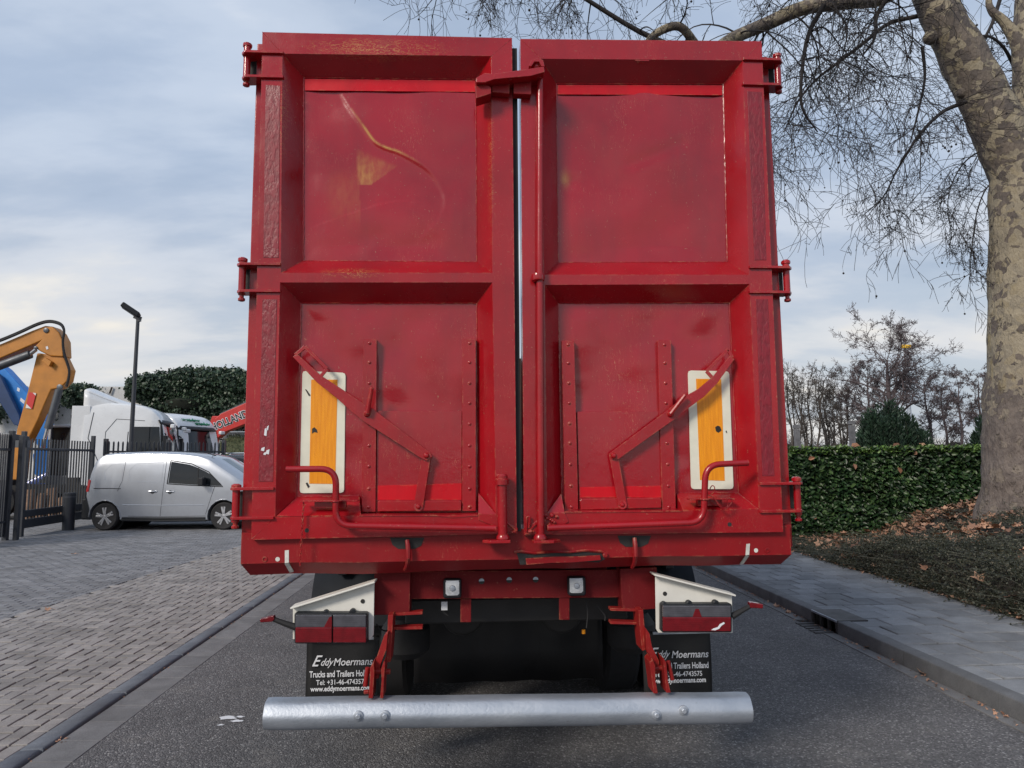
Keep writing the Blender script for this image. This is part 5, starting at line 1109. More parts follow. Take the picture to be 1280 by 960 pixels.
mb = MB(); q = PZ(25.5, 671); mb.box((q.x-0.04, q.y-0.05, 1.36), (0.05, 0.02, 0.10)); obj('sticker', mb, M['orange'], post)
def palisade(name, label, A, Bp, n, H, zr):
    t = thing(name, label, 'fence', (A+Bp)/2)
    for i in range(n+1):
        p = A.lerp(Bp, i/n); mb = MB(); w, dd = 0.045, 0.02; d = (Bp-A).normalized()
        mb.prism([p+d*x+Vector((0, 0, z)) for x, z in ((-w/2, 0.08), (w/2, 0.08), (w/2, H-0.05), (0, H), (-w/2, H-0.05))], Vector((-d.y, d.x, 0))*dd); obj('pale', mb, M['gate'], t)
    for z in zr: mb = MB(); mb.bar(A+Vector((0, 0.04, z)), Bp+Vector((0, 0.04, z)), 0.05, 0.05); obj('rail', mb, M['gate'], t)
    k = max(2, int((Bp-A).length/2.6))
    for i in range(k+1): p = A.lerp(Bp, i/k); mb = MB(); mb.box((p.x, p.y+0.08, H/2+0.02), (0.10, 0.10, H+0.08)); obj('post', mb, M['gate'], t, bev=0.006)
    return t
A = GB+Vector((0.15, 0.25, 0)); Bp = PY(277, 600, 22.2); Bp.z = 0
palisade('palisade_fence', 'dark palisade fence with pointed pales running behind the silver van', A, Bp, int((Bp-A).length/0.115), 2.25, (0.4, 1.95))
A2 = PZ(-60, 690); palisade('palisade_fence', 'dark palisade fence beside the gate guide frame', Vector((A2.x, A2.y, 0)), PZ(3, 676), 20, 2.3, (0.4, 1.95))
q = PZ(85, 662.5); bo = thing('bollard', 'thick dark steel bollard standing in front of the gate', 'bollard', q)
mb = MB(); mb.lathe(q, (0, 0, 1), [(0.135, 0), (0.135, 0.90), (0.125, 0.915)], 20); obj('tube', mb, M['gate'], bo); mb = MB(); mb.lathe(q, (0, 0, 1), [(0.138, 0.80), (0.138, 0.825)], 20); obj('ring', mb, M['steel'], bo)
q = PZ(160, 645.0); YL = 21.0; q = PY(161, 600, YL); q.z = 0; top = PY(172.5, 398, YL)
lp = thing('lamp_post', 'slim dark lamp post with a flat tilted floodlight head', 'street lamp', q)
mb = MB(); mb.tube([q, Vector((top.x, YL, top.z))], [0.072, 0.05], 14); obj('mast', mb, M['gate'], lp)
mb = MB(); a_ = PY(153, 381, YL-0.15); b_ = PY(174, 395, YL); mb.bar(a_, b_, 0.42, 0.15); obj('lamp_head', mb, M['plastic'], lp, bev=0.03); mb = MB(); mb.bar(PY(168, 396, YL), PY(176, 398, YL), 0.12, 0.10); mb.bar(PY(170, 392, YL), PY(174, 402, YL), 0.1, 0.1); obj('head_bracket', mb, M['gate'], lp)
# ------------------------------------------------------------------ concrete wall
conc = stone('pale_concrete', (0.50, 0.51, 0.52), (0.62, 0.63, 0.63), 0.8, perobj=0.12, grain=30, stain=(0.36, 0.36, 0.35))
YW = 40.0; a_, b_ = PY(-120, 484, YW), PY(330, 487, YW); wall = thing('concrete_wall', 'tall pale concrete barrier wall with ivy along its top', 'wall', ((a_.x+b_.x)/2, YW, 0))
npan = 6
for i in range(npan):
    x0 = a_.x+(b_.x-a_.x)*i/npan; x1 = a_.x+(b_.x-a_.x)*(i+1)/npan; zt_ = a_.z
    for z0, z1 in ((0, zt_*0.56), (zt_*0.56+0.03, zt_)): mb = MB(); mb.box(((x0+x1)/2, YW, (z0+z1)/2), (x1-x0-0.03, 0.2, z1-z0)); obj('panel', mb, conc, wall, bev=0.01)
for i in range(npan+1): x0 = a_.x+(b_.x-a_.x)*i/npan; mb = MB(); mb.box((x0, YW-0.12, zt_/2), (0.24, 0.16, zt_+0.04)); obj('post', mb, M['galv'], wall)
# ------------------------------------------------------------------ planting
def leafmat(name, cols, rough=0.45, trans=0.25, spec=0.5):
    t = MT(name); r = t.n('ShaderNodeNewGeometry').outputs['Random Per Island']; n = len(cols); c = t.ramp(r, [(i/(n-1), q) for i, q in enumerate(cols)])
    n_ = t.ramp(t.noise(2.2, 4, 0.6), [(0.3, 0.6), (0.7, 1.25)]); c = t.mix(1.0, c, n_, 'MULTIPLY')
    t.set('Base Color', c); t.set('Roughness', rough); t.set('Specular IOR Level', spec)
    if trans: t.set('Transmission Weight', 0.0); t.set('Subsurface Weight', 0.0)
    return t.mat
M['laurel'] = leafmat('laurel_leaf', [(0.010, 0.027, 0.011), (0.019, 0.048, 0.018), (0.032, 0.074, 0.025), (0.066, 0.118, 0.040)], 0.42, spec=0.45)
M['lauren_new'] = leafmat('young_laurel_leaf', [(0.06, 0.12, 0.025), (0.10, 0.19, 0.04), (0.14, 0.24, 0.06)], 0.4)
M['yew'] = leafmat('yew_needles', [(0.010, 0.026, 0.015), (0.018, 0.044, 0.025), (0.030, 0.068, 0.036)], 0.6)
M['ivy'] = leafmat('ivy_leaf', [(0.016, 0.034, 0.020), (0.028, 0.056, 0.030), (0.045, 0.080, 0.042)], 0.5)
M['cover'] = leafmat('ground_cover_leaf', [(0.016, 0.020, 0.012), (0.032, 0.040, 0.024), (0.058, 0.064, 0.042), (0.11, 0.10, 0.07)], 0.55)
M['litter'] = leafmat('dead_leaf', [(0.16, 0.075, 0.045), (0.32, 0.165, 0.10), (0.46, 0.28, 0.185), (0.25, 0.12, 0.075)], 0.7)
M['soil'] = simple('dark_soil', (0.022, 0.018, 0.014), 0.95, var=0.4, scale=14, bump=0.02, bscale=25)
M['core'] = simple('shaded_inner_twigs', (0.010, 0.014, 0.008), 0.95, var=0.3, bump=0.02, bscale=20)  # near-black: shade inside the foliage is put into the colour
M['twig'] = simple('dark_twig_bark', (0.022, 0.019, 0.020), 0.85, var=0.3)
M['twig2'] = simple('brown_twig_bark', (0.062, 0.052, 0.046), 0.85, var=0.3)
M['twig3'] = simple('hazy_purple_brown_twig', (0.095, 0.075, 0.080), 0.85, var=0.3)  # lightened, distance haze is put into the twig colour
rg = random.Random(11)
def rv(r=rg): 
    while True:
        v = Vector((r.uniform(-1, 1), r.uniform(-1, 1), r.uniform(-1, 1)))
        if 0.05 < v.length < 1: return v.normalized()
def leaf(mb, p, d, nrm, l, w, fold=0.25):
    d = d.normalized(); s = d.cross(nrm)
    s = s.normalized() if s.length > 1e-4 else d.orthogonal().normalized(); n = s.cross(d)
    up = n*(w*fold)
    mb.add([p, p+d*l*0.33+s*w*0.5+up, p+d*l*0.72+s*w*0.40+up, p+d*l, p+d*l*0.72-s*w*0.40+up, p+d*l*0.33-s*w*0.5+up, p+d*l*0.5], [(0, 6, 1), (1, 6, 2), (2, 6, 3), (0, 5, 6), (5, 4, 6), (4, 3, 6)])
def quadleaf(mb, p, d, nrm, l, w):
    d = d.normalized(); s = d.cross(nrm); s = s.normalized() if s.length > 1e-4 else d.orthogonal().normalized()
    mb.add([p, p+d*l*0.5+s*w*0.5, p+d*l, p+d*l*0.5-s*w*0.5], [(0, 1, 2, 3)])

# laurel hedge facing the road
YH = 13.0; hx0, hx1 = 4.6, 13.4; hz0 = 0.10; HT = PY(1100, 562.5, YH).z; HD = 0.95
hedge = thing('laurel_hedge', 'clipped dark green laurel hedge with broad leaves behind the pavement', 'hedge', ((hx0+hx1)/2, YH+HD/2, 0.08))
mb = MB(); mb.box(((hx0+hx1)/2, YH+HD/2+0.06, (hz0+HT)/2-0.05), (hx1-hx0-0.1, HD-0.16, HT-hz0-0.04)); obj('dark_filler_core', mb, M['core'], hedge)  # solid dark filler box, keeps the hedge opaque
mb = MB()
for i in range(13500):
    x = rg.uniform(hx0, hx1); k = rg.random()
    z = hz0+0.02+(HT+0.02-hz0)*rg.random(); bulge = 0.06*noise.noise(Vector((x*1.8, z*1.8, 0)))+0.035*noise.noise(Vector((x*5, z*5, 3)))
    y = YH-bulge+abs(rg.gauss(0, 0.05)); p = Vector((x, y, z))
    d = Vector((rg.uniform(-1, 1), -0.45+rg.uniform(-0.3, 0.2), rg.uniform(-0.7, 0.55))); n_ = Vector((rg.uniform(-0.5, 0.5), -1, rg.uniform(0.1, 1.0)))
    l = rg.uniform(0.085, 0.15); leaf(mb, p, d, n_, l, l*0.5)
stuff(obj('leaves', mb, M['laurel'], hedge, ang=60))
mb = MB()
for i in range(5200):
    x = rg.uniform(hx0, hx1); y = YH+rg.random()**1.3*HD; z = HT-0.02+0.03*noise.noise(Vector((x*2.2, y*3, 8)))+rg.uniform(-0.05, 0.02)
    leaf(mb, Vector((x, y, z)), Vector((rg.uniform(-1, 1), rg.uniform(-1, 0.6), rg.uniform(0.0, 0.7))), Vector((rg.uniform(-.4, .4), rg.uniform(-.4, .4), 1)), rg.uniform(0.05, 0.095), rg.uniform(0.025, 0.045))
for i in range(3000):
    x = rg.uniform(hx0, hx1); z = HT+rg.uniform(-0.07, 0.045)+0.02*noise.noise(Vector((x*2.2, 1, 8))); leaf(mb, Vector((x, YH+rg.uniform(-0.06, 0.12), z)), Vector((rg.uniform(-1, 1), rg.uniform(-1, 0.2), rg.uniform(-0.1, 0.9))), Vector((rg.uniform(-.4, .4), -0.6, 1)), rg.uniform(0.05, 0.10), rg.uniform(0.025, 0.05))
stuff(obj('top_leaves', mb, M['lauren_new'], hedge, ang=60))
mb = MB()
for i in range(26):
    x = rg.uniform(hx0, hx1); p = Vector((x, YH-0.05, rg.uniform(hz0+0.1, HT))); leaf(mb, p, rv(), Vector((0, -1, 0.3)), rg.uniform(0.08, 0.14), rg.uniform(0.06, 0.09), 0.4)
for px in (1115, 1063, 1147): p = PY(px, 561, YH+0.2); leaf(mb, p, Vector((1, -0.2, 0.2)), Vector((0, -0.6, 1)), 0.2, 0.14, 0.5)
stuff(obj('caught_dead_leaves', mb, M['litter'], hedge, ang=60))

# planted mound with ground cover and leaf litter
TX = PY(1292, 640, 10.4).x; TYY = 10.4
def mound_z(x, y):
    e = edge_x(y); t = x-e
    if t < 0: return 0.06
    h = 0.34*ss(-0.02, 0.24, t)+0.42*ss(0.1, 2.4, t)+0.10*ss(0.05, 0.35, t)*(1-ss(0.5, 1.0, t))*max(0, noise.noise(Vector((x*1.3, y*1.6, 9)))+0.35); far = 1-1.05*ss(9.0, 11.3, y)*(1-ss(7.0, 8.8, x))
    far2 = 1-0.45*ss(11.4, 12.8, y)
    h *= (1-0.90*ss(8.6, 11.0, y)*(1-ss(6.8, 8.8, x)))*far2
    return 0.08+h+(0.05*noise.noise(Vector((x*1.6, y*1.6, 0)))+0.035*noise.noise(Vector((x*5, y*5, 2))))*ss(0, 0.4, t)
mb = MB(); mb.grid(lambda u, v: Vector((5.0+10.5*u, 2+11.6*v, mound_z(5.0+10.5*u, 2+11.6*v))), 110, 110); mound = struct(obj('planted_bank', mb, M['soil'], ang=80))
mb = MB(); n_ = 0
while n_ < 62000:
    y = rg.uniform(2.6, 13.0); x = edge_x(y)+rg.random()**1.7*5.5-0.03
    if x > 5.9 and noise.noise(Vector((x*1.1, y*1.1, 4)))+0.25*ss(6.2, 8, x) > 0.22: continue
    if x < 5.75 and rg.random() < 0.25: pass
    z = mound_z(max(x, edge_x(y)+0.015), y); p = Vector((x, y, z+abs(rg.gauss(0, 0.03 if y > 10.3 and x < 7.6 else 0.06))+0.005)); l = rg.uniform(0.014, 0.036)
    quadleaf(mb, p, Vector((rg.uniform(-1, 1), rg.uniform(-1, 0.6), rg.uniform(-0.2, 1.0))), Vector((rg.uniform(-1, 1), rg.uniform(-1, 0.3), 1)), l, l*0.62); n_ += 1
    if n_ % 45 == 0:
        q = [p+Vector((rg.uniform(-.12, .12)*k, rg.uniform(-.12, .12)*k, 0.03*k)) for k in range(4)]; mb.tube(q, 0.0022, 3, False)
for i in range(5200):
    y = rg.uniform(2.8, 12.6); x = edge_x(y)+0.02+rg.random()**2.2*3.2
    if x > 6.1 and noise.noise(Vector((x*1.1, y*1.1, 4))) > 0.12: continue
    if y > 10 and x < 7.6 and rg.random() < 0.75: continue
    p = Vector((x, y, mound_z(x, y))); d = Vector((rg.uniform(-0.9, 0.3), rg.uniform(-0.7, 0.5), rg.uniform(0.6, 1.1))).normalized(); L_ = rg.uniform(0.12, 0.32); q = [p]
    for k in range(5): d = (d+Vector((0, 0, -0.20))+rv(rg)*0.15).normalized(); q.append(q[-1]+d*L_/5)
    mb.tube(q, 0.002, 3, False)
    for k in range(1, 6):
        for e in (0, 1): l = rg.uniform(0.016, 0.034); quadleaf(mb, q[k], rv(rg)+d*0.5, rv(rg)+Vector((0, -0.4, 1)), l, l*0.6)
stuff(obj('ground_cover', mb, M['cover'], mound, ang=60))
def plane_leaf(mb, p, s, r=rg):
    """lobed, curled dead leaf"""
    a0 = r.uniform(0, 6.28); n = 11; tx = Matrix.Rotation(r.uniform(-0.7, 0.7), 3, 'X') @ Matrix.Rotation(r.uniform(-0.7, 0.7), 3, 'Y'); vs = [Vector((0, 0, 0))]
    c = r.uniform(0.2, 0.9)
    for i in range(n):
        a = 2*math.pi*i/n; q = s*(0.55 if i % 2 else 1.0)*r.uniform(0.75, 1.1); v = Vector((q*math.cos(a), q*math.sin(a)*0.85, 0)); v.z = c*v.y*v.y/s*0.9-0.1*s; vs.append(v)
    R3 = Matrix.Rotation(a0, 3, 'Z'); mb.add([p+R3@(tx@v) for v in vs], [(0, 1+i, 1+(i+1) % n) for i in range(n)])
mb = MB(); n_ = 0
while n_ < 3400:
    y = rg.uniform(2.6, 12.9); x = edge_x(y)+rg.random()*5.5+0.03
    w = 0.10+0.9*ss(0.35, 0.9, x-edge_x(y)); dens = noise.noise(Vector((x*1.1, y*1.1, 4)))
    if dens < -0.12+0.25*rg.random()-0.2*ss(6.5, 8, x) or rg.random() > w: continue
    if y > 11.5 and rg.random() < 0.2: continue
    plane_leaf(mb, Vector((x, y, mound_z(x, y)+rg.uniform(0.06, 0.13))), rg.uniform(0.035, 0.10)); n_ += 1
for i in range(520):
    y = rg.uniform(4.5, 12.5); x = edge_x(y)+rg.gauss(0.0, 0.05); plane_leaf(mb, Vector((x, y, 0.12+rg.uniform(0.0, 0.03)+(0.1 if x > edge_x(y)+0.05 else 0))), rg.uniform(0.012, 0.03))
for i in range(240):
    x = rg.uniform(6.0, 8.6); y = rg.uniform(11.6, 12.8); plane_leaf(mb, Vector((x, y, mound_z(x, y)+rg.uniform(0.02, 0.07))), rg.uniform(0.04, 0.08))
stuff(obj('leaf_litter', mb, M['litter'], mound, ang=60))
mb = MB()
for i in range(260):
    y = rg.uniform(4.2, 12.0); x = 3.385-abs(rg.gauss(0, 0.05)); plane_leaf(mb, Vector((x, y, 0.010+rg.uniform(0, 0.006))), rg.uniform(0.006, 0.020))
for i in range(120):
    y = rg.uniform(4.2, 11.0); x = -2.46+rg.gauss(0, 0.02); plane_leaf(mb, Vector((x, y, 0.008)), rg.uniform(0.004, 0.011))
o = stuff(obj('gutter_debris', mb, M['litter'], road, ang=60))
for px, py, s, z, lab in ((1153, 841, 0.055, 0.02, 'curled brown leaf with long stalk lying against the kerb'), (1083, 808, 0.035, 0.02, 'small brown leaf in the gutter beside the kerb beyond the drain inlet'), (970, 757, 0.045, 0.02, 'crumpled brown leaf at the kerb foot before the drain inlet'), (60, 761, 0.05, 0.02, 'dead leaf lying on the herringbone bricks'), (92, 692, 0.06, 0.02, 'pale dead leaf lying on the yard bricks'), (986, 764, 0.04, 0.02, 'torn brown leaf in the gutter near the drain inlet')):
    mb = MB(); p = PZ(px, py, z); plane_leaf(mb, p, s, random.Random(px)); mb.tube([p, p+Vector((s*0.9, 0.02, -0.004)), p+Vector((s*1.7, -0.01, -0.008))], 0.002, 4); tag(obj('fallen_leaf', mb, M['litter'], ang=60), lab, 'leaf')

# ------------------------------------------------------------------ trees
def limb(mb, pts, rads, n=14, sub=6, lump=0.0, seed=0):
    """smooth tapered limb through points (Catmull-Rom)"""
    P = [Vector(p) for p in pts]; P = [P[0]*2-P[1]]+P+[P[-1]*2-P[-2]]; q = []; r = []
    for i in range(1, len(P)-2):
        for k in range(sub):
            t = k/sub; a, b, c, d = P[i-1:i+3]
            q.append(0.5*((2*b)+(c-a)*t+(2*a-5*b+4*c-d)*t*t+(-a+3*b-3*c+d)*t**3)); r.append(rads[i-1]+(rads[i]-rads[i-1])*t)
    q.append(P[-2]); r.append(rads[-1]); s0 = len(mb.v); mb.tube(q, r, n)
    if lump:
        for vi in range(s0, len(mb.v)):
            v = Vector(mb.v[vi]); ci = min((vi-s0)//n, len(q)-1); dv = v-q[ci]; k = 1+lump*(noise.noise(v*2.2+Vector((seed, 0, 0)))+0.5*noise.noise(v*6)); mb.v[vi] = tuple(q[ci]+dv*k)
    return q, r
def twig(mb, p, d, L, r, lvl, droop, wig, r_, tips=None, sides=3, minr=0.0022, branch=(3, 6), spread=0.9, ratio=0.5):
    n = max(4, int(L/0.08)) if L < 1.2 else max(8, int(L/0.12)); pts = [p.copy()]; rd = [r]; st = L/n; d = d.normalized()
    cu = rv(r_)*wig
    for i in range(n):
        cu = (cu*0.80+rv(r_)*wig*0.5); d = (d+cu+Vector((0, 0, -droop*(0.5+i/n)))).normalized(); p = p+d*st; pts.append(p.copy()); rd.append(max(minr, r*(1-0.8*(i+1)/n)))
    mb.tube(pts, rd, sides, False)
    if tips is not None and lvl == 0 and r_.random() < 0.35: tips.append(pts[-1])
    if lvl > 0:
        for k in range(r_.randint(*branch)):
            t = r_.uniform(0.12, 0.97); i = min(int(t*n), n-1); q = pts[i].lerp(pts[i+1], t*n-i); dd = (pts[i+1]-pts[i]).normalized()
            nd_ = (dd*0.75+rv(r_)*spread).normalized(); twig(mb, q, nd_, L*ratio*r_.uniform(0.55, 1.15), max(minr, rd[i]*0.62), lvl-1, droop, wig, r_, tips, sides, minr, branch, spread, ratio)
def bark():
    t = MT('mottled_plane_bark'); w = t.noise(1.6, 4, 0.6); base = t.noise(3.4, 6, 0.62, dist=0.8)
    sepn = t.n('ShaderNodeSeparateXYZ'); t.lk(t.pos(), sepn.inputs[0])
    v = t.n('ShaderNodeTexVoronoi'); v.inputs['Scale'].default_value = 10.5; v.inputs['Randomness'].default_value = 1.0
    nv = t.n('ShaderNodeTexNoise'); nv.inputs['Scale'].default_value = 5; t.lk(t.pos(), nv.inputs[0]); mv = t.n('ShaderNodeMix', data_type='VECTOR'); mv.inputs[0].default_value = 0.14; t.lk(t.pos(), mv.inputs[4]); t.lk(nv.outputs['Color'], mv.inputs[5]); t.lk(mv.outputs[1], v.inputs[0])
    g = t.n('ShaderNodeSeparateColor'); t.lk(v.outputs['Color'], g.inputs[0])
    pale = t.ramp(g.outputs[1], [(0.0, (0.30, 0.255, 0.175)), (0.5, (0.35, 0.305, 0.225)), (1.0, (0.25, 0.22, 0.17))]); dark = t.ramp(g.outputs[2], [(0.0, (0.18, 0.15, 0.125)), (1.0, (0.105, 0.09, 0.084))])
    sel = t.math('ADD', t.math('MULTIPLY', base, 0.75), t.math('MULTIPLY', g.outputs[0], 0.32))
    # lower bole keeps its grey flaky bark
    low = t.ramp(t.math('MULTIPLY', sepn.outputs[2], 0.2), [(0.40, 0.24), (0.70, 0.0)]); sel = t.math('ADD', sel, low)
    hi = t.ramp(t.math('MULTIPLY', sepn.outputs[2], 0.1), [(0.54, 0.0), (0.66, 0.16)]); sel = t.math('SUBTRACT', sel, 0.10); sel = t.math('ADD', sel, hi)
    m_ = t.ramp(sel, [(0.545, 0.0), (0.575, 1.0)]); c = t.mix(m_, pale, dark); grey = t.ramp(t.noise(9, 5, 0.6), [(0.35, (0.23, 0.195, 0.175)), (0.65, (0.125, 0.102, 0.094))])
    c = t.mix(t.math('MULTIPLY', t.ramp(t.math('MULTIPLY', sepn.outputs[2], 0.2), [(0.38, 1.0), (0.62, 0.0)]), 0.75), c, grey)
    al = t.ramp(t.noise(2.4, 5, 0.6, stretch=(1, 1, 0.5)), [(0.60, 0.0), (0.74, 0.75)]); alm = t.math('MULTIPLY', al, t.ramp(t.math('MULTIPLY', sepn.outputs[2], 0.1), [(0.22, 0.0), (0.3, 1.0), (0.5, 0.5), (0.56, 0.0)])); c = t.mix(alm, c, (0.34, 0.25, 0.055))
    t.set('Base Color', c); t.set('Roughness', 0.85); b1 = t.bump(m_, 0.02, 1.0); t.bump(t.noise(16, 6, 0.65, stretch=(1, 1, 0.55)), 0.06, 1.0, b1); return t.mat
M['bark'] = bark()
zb_ = mound_z(TX, TYY)
plane = thing('plane_tree', 'old plane tree with mottled bark and drooping bare twigs on the bank', 'tree', (TX, TYY, zb_))
Yt = TYY
def tp(px, py, dy=0.0): return PY(px, py, Yt+dy)
mb = MB(); k = Yt/870.0
q, r = limb(mb, [tp(1300, 690), tp(1296, 655), tp(1293, 610), tp(1290, 540), tp(1289, 450), tp(1289, 340), tp(1290, 250), tp(1296, 190), tp(1304, 130)], [78*k, 68*k, 59*k, 54*k, 50*k, 48*k, 50*k, 49*k, 34*k], 32, 8, 0.07)
obj('trunk', mb, M['bark'], plane, ang=80)
mb = MB(); limb(mb, [tp(1290, 250), tp(1268, 195), tp(1234, 130), tp(1207, 75), tp(1180, 25), tp(1160, -30), tp(1150, -120), tp(1160, -240)], [40*k, 37*k, 31*k, 29*k, 26*k, 24*k, 22*k, 18*k], 24, 8, 0.09, 3)
for x, y, rr in ((1152, 47, 0.12), (1192, 116, 0.10), (1170, 20, 0.05)): mb.dome(tp(x+12, y, -0.02), (-1, -0.3, -0.2), rr, rr*1.1, 10)
obj('limb', mb, M['bark'], plane, ang=80)
mb = MB(); limb(mb, [tp(1300, 190), tp(1298, 120), tp(1293, 60), tp(1295, 0), tp(1310, -90), tp(1330, -220)], [34*k, 30*k, 26*k, 24*k, 21*k, 15*k], 22, 8, 0.09, 7); limb(mb, [tp(1281, 66), tp(1268, 45), tp(1253, 25), tp(1240, 14), tp(1236, 0), tp(1244, -15)], [14*k, 9*k, 6*k, 5*k, 4*k, 3*k], 12, 5, 0.1, 2); obj('limb', mb, M['bark'], plane, ang=80)
br = [  # pixel path, depth offset, radii
 ([(1158, -60), (1112, -6), (1060, 3), (1005, 10), (960, 29), (916, 48), (880, 72)], -0.4, (0.11, 0.105, 0.10, 0.11, 0.105, 0.095, 0.08)),
 ([(880, 72), (868, 54), (851, 34), (832, 36), (812, 50), (796, 84)], -0.4, (0.07, 0.066, 0.066, 0.064, 0.058, 0.04)),
 ([(1148, 20), (1110, 30), (1078, 55), (1052, 75), (1022, 98), (998, 126), (980, 165)], 0.3, (0.04, 0.034, 0.03, 0.026, 0.02, 0.016, 0.01)),
 ([(1208, 127), (1178, 140), (1152, 165), (1135, 190), (1120, 215), (1104, 246), (1078, 270)], -0.3, (0.035, 0.028, 0.024, 0.02, 0.015, 0.01, 0.006)),
 ([(1153, 58), (1156, 96), (1150, 130), (1138, 178)], 0.0, (0.03, 0.022, 0.018, 0.01)),
 ([(1112, -6), (1096, 20), (1093, 48), (1078, 70)], -0.5, (0.04, 0.03, 0.022, 0.012)),
 ([(1030, 6), (1010, 45), (1002, 95), (1003, 135), (1022, 165)], -0.9, (0.04, 0.032, 0.025, 0.02, 0.01)),
 ([(1160, -110), (1050, -90), (920, -95), (780, -85), (670, -72), (570, -62), (480, -45)], 0.6, (0.13, 0.12, 0.10, 0.08, 0.06, 0.04, 0.02)),
 ([(880, 72), (800, 40), (700, -20), (640, -40), (600, -20)], -0.2, (0.05, 0.04, 0.03, 0.02, 0.012)),
 ([(1158, -60), (1080, -50), (1000, -60), (900, -55), (820, -60), (740, -50), (670, -55)], -1.4, (0.08, 0.07, 0.06, 0.05, 0.04, 0.03, 0.02)),
 ([(1310, -90), (1262, -30), (1240, 30), (1222, 60)], 0.9, (0.05, 0.04, 0.03, 0.012)),
 ([(1298, 110), (1275, 95), (1255, 60), (1235, 45), (1215, 48)], 0.5, (0.05, 0.035, 0.025, 0.02, 0.01)),
 ([(1245, 200), (1225, 190), (1200, 210), (1185, 250), (1190, 300)], 0.6, (0.016, 0.014, 0.011, 0.008, 0.005)),
 ([(1250, 240), (1236, 232), (1222, 262), (1215, 310), (1212, 350)], 0.3, (0.014, 0.012, 0.010, 0.008, 0.005)),
]
tips = []; tw = MB(); r_ = random.Random(5); paths = []
for pts, dy, rad in br:
    mb = MB(); q, rr = limb(mb, [tp(x, y, dy+0.12*math.sin(i*1.9)) for i, (x, y) in enumerate(pts)], rad, 9, 5, 0.05, dy); obj('branch', mb, M['bark'] if max(rad) > 0.06 else M['twig'], plane, ang=80); paths.append((q, rr))
def hang(path, n, L0, L1, lvl=2, t0=0.05, t1=1.0, side=(0, 0, -0.3), droop=0.13, branch=(4, 7)):
    q, rr = path
    for _ in range(n):
        i = int(r_.uniform(t0, t1)*(len(q)-1)); d = (rv(r_)*0.9+Vector(side)); twig(tw, q[i].copy(), d, r_.uniform(L0, L1), min(0.018, max(0.008, rr[i]*0.4)), lvl, droop, 0.24, r_, tips, 3, 0.0034, branch, 0.9, 0.52)
hang(paths[0], 22, 1.2, 3.0); hang(paths[1], 5, 0.5, 1.0); hang(paths[2], 20, 1.1, 2.6, t0=0.2); hang(paths[3], 17, 0.6, 1.5, t0=0.15); hang(paths[4], 8, 0.6, 1.6); hang(paths[5], 11, 0.9, 2.4); hang(paths[6], 18, 1.2, 2.6)
hang(paths[7], 46, 1.0, 2.0, t0=0.12); hang(paths[8], 9, 0.5, 1.2); hang(paths[9], 34, 0.8, 1.8); hang(paths[10], 10, 0.6, 1.4); hang(paths[11], 10, 0.4, 1.0); hang(paths[12], 15, 0.6, 1.6); hang(paths[13], 14, 0.5, 1.5)
stuff(obj('twigs', tw, M['twig'], plane, ang=80))
mb = MB(); r_.shuffle(tips)
for p in tips[:420]:
    l = r_.uniform(0.04, 0.14); mb.tube([p, p+Vector((0.01, 0, -l))], 0.0016, 3, False); s = r_.uniform(0.010, 0.018); mb.lathe(p+Vector((0.01, 0, -l-s)), (0, 0, 1), [(s*0.4, -s), (s, -s*0.3), (s, s*0.4), (s*0.4, s)], 6)
stuff(obj('seed_balls', mb, M['twig'], plane))

# bare trees beyond the hedge
def bare_tree(name, label, px, Y, ytop, spread_px, mat, seed, buds=0.0, up=0.55, nl=11, group=None, lvl=3, r0=None, stems=1):
    r2 = random.Random(seed); b = PY(px, 560, Y); b.z = 0.0; top = PY(px, ytop, Y).z; sp = spread_px*Y/870.0
    t = thing(name, label, 'tree', b, 0, group); tm = MB(); cm = MB(); r0 = r0 or top*0.020
    for s_ in range(stems):
        lean = Vector((r2.uniform(-0.5, 0.5), r2.uniform(-0.3, 0.3), 0))*(0.4 if stems == 1 else 1.5); pts = [b+Vector((0.15*s_*r2.uniform(-1, 1), 0, -0.1)), b+lean*0.2+Vector((0, 0, top*0.2)), b+lean*0.5+Vector((0.1, 0, top*0.42)), b+lean*0.8+Vector((0, 0.1, top*0.62)), b+lean+Vector((0, 0, top*0.8))]
        q, rr = limb(tm, pts, [r0*1.25, r0, r0*0.8, r0*0.5, r0*0.2], 8, 4, 0.06, seed)
        for k in range(nl):
            i = int(len(q)*(0.38+0.60*(k+r2.random())/nl)); i = min(i, len(q)-1); h = (q[i].z/top); ang = r2.uniform(0, 6.28)
            d = Vector((math.cos(ang), math.sin(ang)*0.8, up+0.5*h)).normalized(); L_ = min(sp*r2.uniform(0.55, 1.0), (top-q[i].z)/max(0.15, d.z)*1.0+0.5)
            twig(cm, q[i].copy(), d, L_, max(0.025, rr[i]*0.5), lvl, -0.02, 0.13, r2, None, 3, 0.008, (5, 8), 0.85, 0.48)
    obj('trunk', tm, M['twig2'] if mat is M['twig2'] else M['twig3'], t, ang=80); 
    if buds:
        n = int(len(cm.v)*buds); vs = [Vector(cm.v[r2.randrange(len(cm.v))]) for _ in range(n)]
        for v in vs:
            if v.z > top*0.4:
                v += rv(r2)*0.06; s = r2.uniform(0.03, 0.07); quadleaf(cm, v, rv(r2), rv(r2), s*1.8, s)
    stuff(obj('crown', cm, mat, t, smooth=False)); return t
bare_tree('bare_tree', 'broad bare tree with rounded budding crown behind the dark yew', 1117, 37, 412, 84, M['twig3'], 17, 0.03, 0.40, 24, None, 3, 0.22)
